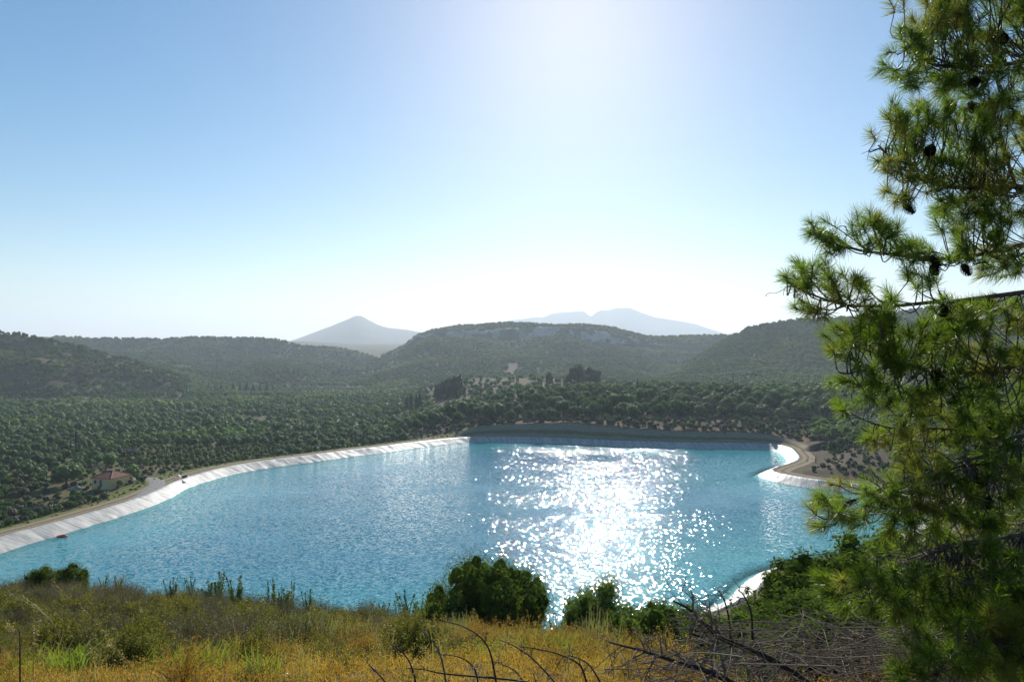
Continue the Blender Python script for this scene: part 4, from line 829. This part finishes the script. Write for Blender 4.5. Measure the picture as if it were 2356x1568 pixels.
for u, vt, vb, Y, w, k, lb in [(640,1478,1510,17,1,0,'fresh green leafy clump among grey shrubs, left of centre'),(260,1485,1540,12,1,1,'yellow green leafy clump in the dry grass at the left'),(1330,1520,1550,10,.8,2,'small bright green sprig in the grass behind the bare shoots'),
    (690,1400,1450,20,1,0,'leafy green sprig plant just above the green clump'),(20,1490,1540,13,1.2,1,'dark green leafy clump at the left edge'),(560,1395,1450,20,1,2,'dark green upright plant below the tallest sprigs')]:
    at('leafy_plant', K_green[k], u, vt, Y, .7, lb, 'plant', 'green leafy plants', sx=w)
# rim bushes, one by one
BB = [('rim_bush', bigbush(500, M_lent, 3.4, 5.4, 64, 52000, .095, .34, .21), 1122, 1244, 25, 3.4, .95, 'big dark rounded bush standing alone against the glittering water'),
 ('rim_bush', bigbush(501, M_lentb, 2.3, 3.2, 25, 34000, .10, .36, .24), 1385, 1328, 25, 2.3, 1.1, 'leafy green bush right of the big dark bush'),
 ('rim_bush', bigbush(502, M_lentb, 2.2, 2.4, 19, 15300, .10, .25), 1528, 1366, 24, 2.2, 1.3, 'yellowish green bush behind the upper bare branch'),
 ('rim_bush', bigbush(503, M_lentb, 2.2, 2.6, 19, 17850, .10, .25), 1625, 1368, 23, 2.2, 1.3, 'bright green bush just left of the white liner corner'),
 ('rim_bush', bigbush(504, M_lent, 3.2, 2.0, 19, 17850, .10, .36, .24), 1850, 1238, 20, 3.2, 1.35, 'tall narrow dark bush right of the white liner corner'),
 ('rim_bush', bigbush(505, M_lent, 3.0, 2.0, 17, 16575, .10, .36, .24), 1772, 1322, 20, 3.0, 1.35, 'narrow bush leaning over the white liner corner'),
 ('rim_bush', bigbush(506, M_lent, 3.2, 3.0, 25, 22950, .10, .36, .24), 1935, 1222, 19, 3.2, 1.4, 'dark leafy bush under the lowest left pine bough'),
 ('rim_bush', bigbush(507, M_lent, 3.6, 3.6, 28, 22950, .10, .36, .24), 2060, 1175, 20, 3.6, 1.3, 'broad dark bush behind the lower pine boughs'),
 ('rim_bush', bigbush(508, M_lent, 3.8, 3.6, 25, 20400, .10, .36, .24), 2240, 1190, 19, 3.8, 1.4, 'dark bush beside the second pine trunk'),
 ('rim_bush', bigbush(509, M_lent, 1.9, 2.6, 22, 16575, .10, .36, .24), 100, 1298, 26, 1.9, 1.2, 'rounded dark green rim bush near the left edge, left half of the pair'),
 ('rim_bush', bigbush(510, M_lent, 1.9, 1.8, 16, 11475, .10, .3), 165, 1290, 25.8, 1.9, 1.25, 'denser darker rim bush, right half of the left pair')]
BB += [('rim_bush', BB[i][1], u, vt, Y, BB[i][5], sx, lb) for i, u, vt, Y, sx, lb in [(1, 1735, 1398, 17, 1.3, 'low bush in front of the white liner corner'), (5, 1815, 1385, 15.5, 1.5, 'dark bush above the tangle of dead twigs, left'),
  (6, 1900, 1370, 15, 1.5, 'dark bush above the tangle of dead twigs, middle'), (7, 1990, 1370, 14, 1.3, 'dark bush above the tangle of dead twigs, right'), (2, 1475, 1425, 19, 1.3, 'low green bush under the tips of the bare branches'), (3, 1570, 1435, 17, 1.4, 'round green bush crossed by the long dead branch'), (4, 1985, 1195, 22, 1.3, 'dark bush between shore and lowest left pine bough'), (5, 2030, 1210, 18, 1.5, 'dark bush right of the one at the lowest left bough'), (4, 1755, 1392, 13, 2.2, 'wide dark bush right below the white liner corner'), (6, 1868, 1345, 14, 2.2, 'wide dark bush behind the heaped twigs'), (0, 1985, 1335, 13, 1.5, 'wide dark bush behind the low left pine tufts'), (1, 1660, 1418, 14.5, 1.9, 'wide green bush below the forked branch tip'), (8, 2120, 1340, 15, 1.3, 'dark bush deep in shade under the pine')]]
for nm, (a, b), u, vt, Y, hp, sx, lb in BB: at(nm, [('foliage', a), ('stem', b)], u, vt, Y, hp, lb, 'bush', sx=sx)
SP = [spray(520 + i, M_lent, 1.2, .9, 12, 90, .07) for i in range(3)]
for i, (u, vt, w, lb) in enumerate([(30,1330,1,'thin leafy sprigs at the far left of the rim'),(238,1318,.8,'leafy upright sprigs right of the left rim bushes'),(272,1320,.7,'second group of sprigs right of the left rim bushes'),(395,1322,.8,'grey leaved sprigs on the rim, left of centre'),(435,1322,.8,'dark upright sprigs beside the grey leaved ones'),
    (500,1312,1.1,'tallest dark leafy sprigs on the left rim'),(535,1316,.9,'sprigs close to the right of the tallest ones'),(632,1326,.8,'spiky green sprigs between tallest sprigs and big bush'),(662,1330,.7,'low spreading sprigs by the spiky ones'),(705,1346,.6,'small pointed sprig on the rim'),(930,1355,1.0,'bushy green sprigs just left of the big bush'),(960,1372,1.0,'low green sprigs touching the big bush'),
    (1290,1408,1,'low sprigs in the gap right of the big bush'),(1460,1395,1.1,'leafy sprigs between the two green bushes'),(1715,1345,.9,'light green sprigs in front of the white liner corner'),(870,1376,1,'low rim sprigs left of the bushy ones')]):
    at('leafy_sprigs', [('foliage', SP[i % 3])], u, vt, 25.5 if u < 1400 else 21, 1.2, lb, 'plant', 'leafy sprigs on the rim', sx=w)
# dry stalks
def stalk(pts, Y, lb, r=.006, head=True, nm='dry_stalk', grp='dry stalks in the grass', mt=None):
    q = [P(u, v, Y) for u, v in pts]; b = q[0]; g = G(); c = spline([p - b for p in q], 14); g.tube(c, np.linspace(r, r * .4, 14), 5); e = empty(nm, b); tag(e, lb, 'stalk', grp); link('stem', g.mesh('stem', mt or M_straw, True), e)
    if head:
        rr = rs(int(pts[0][0])); g = G(); t = rr.uniform(.6, 1, 60); cc = np.stack([np.interp(t, np.linspace(0, 1, 14), c[:, k]) for k in range(3)], 1); g.quads(cc + rr.normal(size=(60, 3)) * .018, unit(rr.normal(size=(60, 3))), .03, .01, rr); link('seed_head', g.mesh('seed_head', M_straw), e)
for i, (pts, Y, lb) in enumerate([([(46,1600),(46,1500),(45,1452)],6.5,'dark thick upright stalk near the left edge'),([(45,1510),(30,1460),(20,1432)],6.8,'pale stalk leaning left from the dark one'),([(76,1560),(78,1500),(84,1430)],7,'pale stalk rising beside the dark one'),
    ([(150,1500),(110,1420),(20,1362)],11,'long arching grass stem at the far left'),([(175,1540),(120,1430),(50,1368)],10,'second long arching grass stem at the left'),([(170,1452),(150,1380),(118,1330)],13,'pale fluffy stem reaching up to the left rim bush'),
    ([(290,1590),(275,1500),(180,1385)],9,'long seeded stem bowing left above the yellow clump'),([(330,1600),(300,1530),(245,1475)],8,'curved pale stem left of the leafy clump'),([(350,1610),(345,1560),(358,1520)],6,'short white straw at the bottom left'),([(480,1600),(500,1560),(520,1545)],6.5,'white straw bent right at the bottom'),([(655,1610),(655,1580),(652,1500)],7,'thin dark upright stalk left of centre')]):
    stalk(pts, Y, lb, .009 if i == 0 else .005, i not in (0, 8, 9), mt=M_limb if i in (0, 10) else None)

# ------------------------------------------------------------------ dead wood
def branchlets(g, rng, c, r, n, L0, L1, lvl=2, drop=-.1, curl=.35):
    m = len(c); tot = []
    for k in range(n):
        t = rng.uniform(.15, .98); i = t * (m - 1); i0 = int(i); p = c[i0] * (1 - i + i0) + c[min(i0 + 1, m - 1)] * (i - i0); ax = unit(c[min(i0 + 1, m - 1)] - c[max(i0 - 1, 0)])
        d = unit(np.cross(ax, rng.normal(size=3))); d = unit(d + ax * rng.uniform(.2, 1.0)); L_ = rng.uniform(L0, L1) * (1.1 - .5 * t); b = unit(rng.normal(size=3)) * curl
        q = spline([p, p + d * L_ * .4 + b * L_ * .12, p + d * L_ * .8 + b * L_ * .4 + [0,0,drop*L_], p + d * L_ * .95 + b * L_ * .8 + [0,0,drop*1.5*L_]], 7); rr = r * (1.1 - t) * .45 + .0022
        g.tube(q, np.linspace(rr, .0018, 7), 4)
        if lvl > 1: branchlets(g, rng, q, rr, max(2, n // 4), L0 * .5, L1 * .5, lvl - 1, drop, curl)
def deadbranch(pts, Y, r0, r1, n, L_, lb, seed, grp=None, parent=None, Y2=None, mt=None):
    Y2 = Y2 or Y; m = len(pts); q = np.array([tuple(P(u, v, Y + (Y2 - Y) * i / (m - 1))) for i, (u, v) in enumerate(pts)]); b = q[0].copy(); c = spline(q - b, 26)
    g = G(); g.tube(c, np.linspace(r0, r1, 26), 8); e = empty('dead_branch', b) if parent is None else parent; 
    if parent is None: tag(e, lb, 'branch', grp)
    off = Vector(b) - e.location; o = link('limb', g.mesh('limb', mt or M_limb, True), e, off); g = G(); branchlets(g, rs(seed), c, r0, n, L_ * .4, L_, 2)
    link('twigs', g.mesh('twigs', M_twig, True), o); return e
D = 'dead branches at the lower right'
deadbranch([(1900,1600),(1788,1524),(1710,1488),(1656,1465),(1622,1434),(1585,1400),(1548,1381)], 6.0, .035, .008, 20, .6, 'long dark dead branch slanting up left, its forked tip against the water', 1, D)
deadbranch([(1760,1610),(1640,1548),(1560,1522),(1480,1497),(1400,1476)], 5.6, .03, .006, 18, .55, 'lower dark dead branch slanting up left from the bottom edge', 2, D)
deadbranch([(1732,1470),(1728,1410),(1712,1370),(1698,1356)], 6.4, .012, .004, 7, .25, 'thin upright bare twig crossing the white liner corner', 3, D)
deadbranch([(1682,1500),(1678,1430),(1668,1385),(1655,1358)], 6.5, .012, .004, 7, .25, 'thin upright bare twig left of the liner corner', 4, D)
SH = [[(1148,1620),(1140,1560),(1127,1498),(1105,1465),(1062,1439),(1003,1424)],[(1032,1620),(1025,1563),(1014,1509),(996,1476),(963,1443)],[(962,1620),(955,1563),(941,1520),(919,1494),(899,1481)],[(1300,1600),(1263,1553),(1219,1509),(1179,1483),(1146,1470)],
 [(1365,1620),(1347,1560),(1332,1527),(1289,1505),(1237,1492),(1197,1487)],[(1400,1610),(1380,1567),(1354,1527),(1318,1509),(1303,1507)],[(1105,1620),(1098,1560),(1087,1531),(1058,1511),(1010,1503)],[(1230,1620),(1201,1563),(1179,1538),(1135,1520)],[(1260,1590),(1208,1567),(1025,1549),(981,1540),(937,1536)],[(925,1620),(880,1560),(842,1521)]]
SL = ['longest arching bare shoot, its tip reaching left above the grass','arching bare shoot left of the longest one','short arching bare shoot, leftmost but one','straight slanting shoot right of the longest one','long low arching shoot near the dead branches','short shoot curling beside the dead branches','low hooked shoot under the longest one','short straight shoot at the bottom centre','flat lying bare shoot along the bottom edge','leftmost thin bare shoot']
for i, (pts, lb) in enumerate(zip(SH, SL)): deadbranch(pts, 4.8 + .15 * (i % 4), .0085, .003, 5, .12, lb, 20 + i, 'arching bare shoots', mt=M_twig if i % 2 else None)
# brushwood: tangled grey twigs nobody could count
def brush(name, lb, regs, n, seed, L0=.25, L1=.8):
    rng = rs(seed); g = G(); w = np.array([r[4] for r in regs]); w = w / w.sum()
    for k in range(n):
        ua, ub, va, vb, _, Ya, Yb = regs[rng.choice(len(regs), p=w)]; u = rng.uniform(ua, ub); v = rng.uniform(va, vb); Y = rng.uniform(Ya, Yb); p = np.array(P(u, v, Y)); p[2] = max(p[2], float(H(p[0], p[1])) + .03)
        a = rng.uniform(0, 2*PI); d = unit(np.array([math.cos(a) * 1.3, math.sin(a) * .7, rng.normal() * .28])); L_ = rng.uniform(L0, L1); b = unit(rng.normal(size=3)) * rng.uniform(.1, .55); r = rng.uniform(.0022, .006) * (Y / 6)
        q = spline([p - d * L_ * .5, p - d * L_ * .15 + b * L_ * .22, p + d * L_ * .2 + b * L_ * .3, p + d * L_ * .5 - b * L_ * .1], 8); g.tube(q, np.linspace(r, r * .4, 8), 4)
    tag(link(name, g.mesh(name, M_twig, True)), lb, kind='stuff')
brush('brushwood', 'tangled grey dead twigs heaped below the pine', [(1480,2130,1500,1600,3,5.2,7.5),(1620,2120,1430,1520,2.2,6,8.5),(1900,2110,1470,1500,.5,6,7)], 560, 5, .25, 1.2)
# ------------------------------------------------------------------ the pine at the right
M_needle = leafmat('pine_needles', (.085,.135,.016), (.085,.135,.016), .5, .3, .42, patch=(.14,.13,.028), pscale=1.6, plo=.5, phi=.65, tcol=1.6)
M_cone = noisy('cone_scales', (.045,.03,.022), (.02,.014,.011), 30, .8, .3)
M_pbark = noisy('pine_branch_bark', (.16,.13,.11), (.07,.055,.045), 18, .85, .7)
def needles(g, rng, p, d, L_, n, ln=.108, w=.0031):
    """bottle-brush shoot: n needles along a stem of length L_ from p in direction d"""
    d = unit(d); t = rng.uniform(.05, 1, n); a = rng.uniform(0, 2*PI, n); e1 = unit(np.cross(d, [0.3, .2, 1.0])); e2 = np.cross(d, e1)
    th = np.radians(np.interp(t, [0, 1], [78, 26])) + rng.normal(size=n) * .16; rad = np.cos(a)[:, None] * e1 + np.sin(a)[:, None] * e2
    nd = np.cos(th)[:, None] * d + np.sin(th)[:, None] * rad; ll = ln * rng.uniform(.75, 1.12, n)[:, None]
    b = p + d * (t * L_)[:, None]; m = b + nd * ll * .55; e = b + nd * ll + d * ll * .10 + np.array([0, 0, -.05]) * ll; s = unit(np.cross(nd, rng.normal(size=(n, 3)))) * w * .5
    v = np.stack([b - s, b + s, m + s * .9, m - s * .9, e + s * .25, e - s * .25], 1).reshape(-1, 3); k = np.arange(n)[:, None] * 6
    g.add(v, np.concatenate([k + [0,1,2,3], k + [3,2,4,5]], 1).reshape(-1, 4))
def cone(c, d, L_=.085, r=.03, seed=0):
    g = G(); d = unit(np.array(d, float)); e1 = unit(np.cross(d, [.2, .3, 1.])); e2 = np.cross(d, e1); rng = rs(seed)
    n = 110; k = np.arange(n); t = (k + .5) / n; a = k * 2.39996; rr = r * np.sin(np.clip(t * 2.6 + .35, 0, PI)) ** .7
    g.tube([c, np.array(c) + d * L_ * .5, np.array(c) + d * L_], [r * .55, r * .7, r * .2], 8)
    for i in range(n):
        o = np.cos(a[i]) * e1 + np.sin(a[i]) * e2; q = np.array(c) + d * L_ * t[i]; s = np.cross(d, o) * .0075; q0 = q + o * rr[i] * .5; q1 = q + o * rr[i] * 1.15 + d * .006
        g.add([q0 - s * .6, q0 + s * .6, q1 + s, q1 - s, q1 + s * .5 + d * .005 + o * .003, q1 - s * .5 + d * .005 + o * .003], [(0,1,2,3),(3,2,4,5)])
    return g
PY = 5.6
tr_x = (2560 - U0) / FPX * 6.3; base = Vector((tr_x, 6.3, float(H(tr_x, 6.3)) - .1))
pine = empty('pine_tree', base); tag(pine, 'tall near pine with long needles and dark cones filling the right edge', 'tree')
trunk_pts = spline([(0,0,-.3),(.08,.05,1.5),(-.05,.1,3.5),(.05,0,6),(0,.1,9.5)], 30)
g = G(); g.tube(trunk_pts, np.linspace(.19, .05, 30), 12); link('trunk', g.mesh('trunk', M_pbark, True), pine)
# each limb: polyline in the photo (from the trunk outwards), radii, depth of its ends, patches of shoots (centre, radii), cones
BR = [
 (6.3, 5.8, [(2570,150),(2440,120),(2355,143),(2226,153),(2131,143),(2083,95)], .03, [(2130,50,80,60),(2195,130,140,80),(2100,150,55,55),(2300,50,120,80),(2320,200,120,65),(2180,212,80,35),(2240,30,120,50),(2450,120,120,120)], [(2245,180),(2305,78),(2190,20)]),
 (6.2, 5.6, [(2570,440),(2440,430),(2355,429),(2202,432),(2107,405),(2059,372),(2021,334)], .028, [(2050,330,45,55),(2115,295,85,45),(2200,340,130,85),(2100,415,75,50),(2250,425,130,65),(2320,310,100,80),(2180,470,60,30),(2330,455,70,60),(2450,380,120,140)], [(2145,335),(2185,232),(2230,236),(2080,470),(2300,500)]),
 (6.1, 5.4, [(2570,560),(2440,560),(2355,563),(2274,582),(2155,596),(2059,586),(1964,572),(1916,539),(1869,520)], .026, [(1895,545,38,34),(1945,555,55,42),(2010,548,60,42),(2085,565,60,36),(2150,585,75,34),(2290,555,90,65),(2320,620,80,38),(2240,520,80,40),(2450,580,100,80)], [(2290,530),(2150,605),(2215,608),(2140,590)]),
 (6.0, 5.2, [(2570,640),(2440,662),(2355,672),(2203,692),(2155,694),(2059,703),(1964,703),(1916,694),(1845,668),(1821,653)], .024, [(1845,655,36,48),(1895,660,60,46),(1965,665,60,40),(1930,725,75,26),(2030,700,50,25),(2110,660,60,25),(2180,720,50,30),(2290,730,90,40)], [(2053,716),(2168,700),(2273,690)]),
 (5.9, 5.4, [(2570,800),(2440,820),(2356,838),(2250,855),(2162,858),(2103,844),(2059,842),(1990,850),(1950,860)], .02, [(1955,790,48,50),(2010,830,85,65),(2100,790,110,65),(2200,850,130,85),(2300,780,90,90),(2080,915,60,38),(2290,930,100,55),(2030,760,80,30),(1975,880,50,40),(2160,920,70,40),(2450,850,120,120)], [(2160,850),(2205,828)]),
 (5.8, 5.5, [(2570,960),(2440,965),(2356,965),(2250,990),(2150,985),(2060,985),(2000,970),(1955,950)], .012, [(1952,948,8,8),(2005,1000,24,16),(2085,1020,70,36),(2150,1030,80,40),(2280,1030,100,50),(2300,980,70,40),(2220,960,60,30)], [(2290,962)]),
 (5.6, 5.0, [(2570,930),(2440,960),(2356,1000),(2288,1060),(2213,1072),(2118,1098),(2043,1117),(1990,1140),(1945,1155),(1905,1170)], .018, [(1905,1175,38,40),(1965,1150,60,45),(2020,1180,60,48),(2085,1150,60,45),(2160,1130,80,55),(2220,1195,90,55),(2300,1130,90,75),(2110,1200,60,30),(2440,1100,100,100)], [(2262,1090),(2268,1138)]),
 (5.4, 4.8, [(2570,1190),(2440,1210),(2356,1226),(2269,1245),(2182,1260),(2118,1283),(2062,1302),(2024,1317),(1994,1343)], .018, [(1935,1345,30,42),(1990,1365,55,50),(2060,1350,70,55),(2140,1340,80,50),(2240,1370,110,70),(2320,1300,70,70),(2300,1400,90,50),(2120,1390,70,30),(2440,1330,100,100)], []),
 (5.0, 4.4, [(2620,1420),(2440,1440),(2356,1450),(2307,1467),(2250,1475),(2194,1505),(2156,1546)], .02, [(2115,1478,26,26),(2240,1440,100,45),(2190,1530,90,38),(2320,1520,75,60),(2330,1420,60,50),(2110,1550,50,20),(2440,1480,100,100)], []),
]
crown_n = 0
for bi, (Ya, Yb, pts, r0, patches, cones) in enumerate(BR):
    rng = rs(600 + bi); m = len(pts); q = np.array([tuple(P(u, v, Ya + (Yb - Ya) * i / (m - 1))) for i, (u, v) in enumerate(pts)])
    t0 = np.array([tr_x, 6.3, 0]) ; q[0] = [tr_x, 6.3, q[0, 2]]; b = np.array(base); c = spline(q - b, 40)
    g = G(); g.tube(c, np.linspace(r0, .005, 40), 8)
    gn = G()
    for (uc, vc, ru, rv) in patches:
        n = int(max(3, ru * rv * PI / 640 * (1.0 if uc < 2380 else .35)))
        for k in range(n):
            a = rng.uniform(0, 2*PI); r = math.sqrt(rng.uniform()) ; u, v = uc + ru * r * math.cos(a), vc + rv * r * math.sin(a)
            Y = np.interp(u, [pts[-1][0], pts[0][0]], [Yb, Ya]) + rng.uniform(-.4, .4); p = np.array(P(u, v, Y)) - b
            dist = np.linalg.norm(c - p - np.array([.16, .05, 0]), axis=1) + np.where(c[:, 0] < p[0] + .02, .25, 0); ai = int(np.argmin(dist)); at_ = c[ai]
            d = unit((p - at_) * np.array([1, 1, .8]) * 1.0 + unit(p - at_) * .12 + np.array([-.10, -.04, .16]) + rng.normal(size=3) * .10); L_ = rng.uniform(.06, .13)
            mid = at_ * .45 + p * .55 + rng.normal(size=3) * .03 + np.array([0, 0, -.05]); tw = spline([at_, mid, p, p + d * L_], 9); g.tube(tw, np.linspace(.006, .0028, 9), 4)
            needles(gn, rng, p - d * L_ * .3, d, L_ * 1.3, 115); crown_n += 1
    # bare curved twigs hanging from the limb
    branchlets(g, rng, c[10:], r0 * .5, 10, .10, .3, 2, -.25, .8)
    br = link('branch', g.mesh('branch', M_pbark, True), pine); link('needles', gn.mesh('needles', M_needle), br)
    for ci, (u, v) in enumerate(cones):
        Y = np.interp(u, [pts[-1][0], pts[0][0]], [Yb, Ya]) - .08; p = np.array(P(u, v, Y)) - b; cg = cone(p, (-.5 + ci * .4, -.3, -.8), .10, .038, ci); j = np.argmin(np.linalg.norm(c - p, axis=1)); cg.tube([p, c[j] * .5 + p * .5, c[j]], [.005, .005, .006], 5); link('pine_cone', cg.mesh('pine_cone', M_cone), br)
# dead grey limbs of the pine, bare and arching
for i, (pts, n) in enumerate([([(2600,1000),(2356,1000),(2288,1040),(2212,1062),(2118,1098),(2043,1120)], 26), ([(2600,1040),(2288,1090),(2200,1100),(2100,1130),(2030,1150)], 22), ([(2600,1180),(2356,1228),(2269,1240),(2200,1250),(2120,1275),(2060,1300),(1994,1345)], 34),
     ([(2600,1380),(2400,1440),(2306,1462),(2250,1480),(2190,1520),(2150,1560)], 34), ([(2600,1480),(2400,1500),(2330,1490),(2250,1520),(2200,1580)], 26), ([(2500,1250),(2300,1310),(2230,1330),(2180,1350)], 20)]):
    deadbranch(pts, 5.6, .02, .004, n, .34, '', 640 + i, parent=pine, Y2=4.9, mt=M_twig)
print('shoots', crown_n)
# second pine just behind
x2, y2 = (2335 - U0) / FPX * 10.5, 10.5; b2 = Vector((x2, y2, float(H(x2, y2)) - .1)); p2 = empty('pine_tree', b2); tag(p2, 'second pine with dark leaning trunk behind the low boughs', 'tree')
g = G(); g.tube(spline([(0,0,-.2),(-.35,0,1.2),(-.55,.1,2.4),(-.4,.2,3.6),(-.2,.2,5)], 20), np.linspace(.17, .07, 20), 10); g.tube(spline([(0,0,-.2),(.5,.1,1.0),(.9,.2,2.4)], 10), np.linspace(.1, .04, 10), 8); link('trunk', g.mesh('trunk', M_limb, True), p2)
for bi in range(9):
    rng = rs(700 + bi); z = 1.0 + bi * .42; a = PI + rng.uniform(-.9, .9) + (bi % 3 == 2) * 2.6; L_ = rng.uniform(1.0, 1.7); d = np.array([math.cos(a), math.sin(a) * .7, .12]); c = spline([(-.4, .1, z), np.array([-.4, .1, z]) + d * L_ * .5 + [0, 0, .1], np.array([-.4, .1, z]) + d * L_], 14)
    g = G(); g.tube(c, np.linspace(.03, .006, 14), 6); gn = G()
    for k in range(44):
        j = rng.randint(4, 14); dd = unit(rng.normal(size=3) + d * .8 + [0, 0, .4]); p = c[j] + dd * rng.uniform(.1, .38); g.tube([c[j], p], [.006, .004], 4); needles(gn, rng, p, dd, .12, 60, .12, .0035)
    br = link('branch', g.mesh('branch', M_pbark, True), p2); link('needles', gn.mesh('needles', M_needle), br)
# low young pine growth at the bottom right corner
for k, (u, vt, Y, lb) in enumerate([(2250,1330,7.6,'bushy young pine behind the bare limbs at the lower right'),(2380,1380,6.4,'young pine at the bottom right corner'),(2110,1400,8.6,'small young pine at the right end of the brushwood')]):
    xx = (u - U0) / FPX * Y; z = float(H(xx, Y)); hh = max(HC - (vt - V0) / FPX * Y - z, .6); e = empty('young_pine', (xx, Y, z)); tag(e, lb, 'tree', 'young pines'); rng = rs(800 + k); g = G(); g.tube([(0,0,-.1),(.03,0,hh*.5),(0,0,hh*.95)], [.035,.025,.01], 7); link('trunk', g.mesh('trunk', M_pbark, True), e); g = G(); gn = G()
    for i in range(int(150 + 60 * hh)):
        t = rng.uniform(.12, 1); a = rng.uniform(0, 2*PI); r = (1.05 - t * .7) * hh * .5 * rng.uniform(.3, 1); p = np.array([r*math.cos(a), r*math.sin(a), t * hh]); d = unit(np.array([math.cos(a), math.sin(a), .9]) + rng.normal(size=3) * .3)
        g.tube([(0, 0, max(t * hh - .2, 0)), p * .6 + [0, 0, t * hh * .37], p], [.009, .006, .003], 4); needles(gn, rng, p, d, .1, 60, .1, .003)
    br = link('branches', g.mesh('branches', M_pbark, True), e); link('needles', gn.mesh('needles', M_needle), e)


# labels shared by a few look-alikes: tell them apart by their order
ORD = ['leftmost','second from left','third from left','fourth from left','fifth from left','sixth from left','seventh from left','eighth from left','ninth from left','tenth from left']
bpy.context.view_layer.update(); by = {}
for o in C.objects:
    if o.parent is None and o.get('group') and o.get('label') and not o.get('kind'): by.setdefault((o['group'], o['label']), []).append(o)
for (gr, lb), os_ in by.items():
    if 1 < len(os_):
        sets = [os_]
        if len(os_) > 10:
            q = sorted(os_, key=lambda o: o.location.y); sets = [q[:len(q) // 2], q[len(q) // 2:]]
        for si, st_ in enumerate(sets):
            st_ = sorted(st_, key=lambda o: o.location.x / o.location.y); pre = '' if len(sets) == 1 else ('nearer ' if si == 0 else 'farther ')
            for k, o in enumerate(st_):
                tail = pre + (ORD[k] if k < 10 else 'ones at right')
                if len((lb + ' ' + tail).split()) <= 16: o['label'] = lb + ', ' + tail
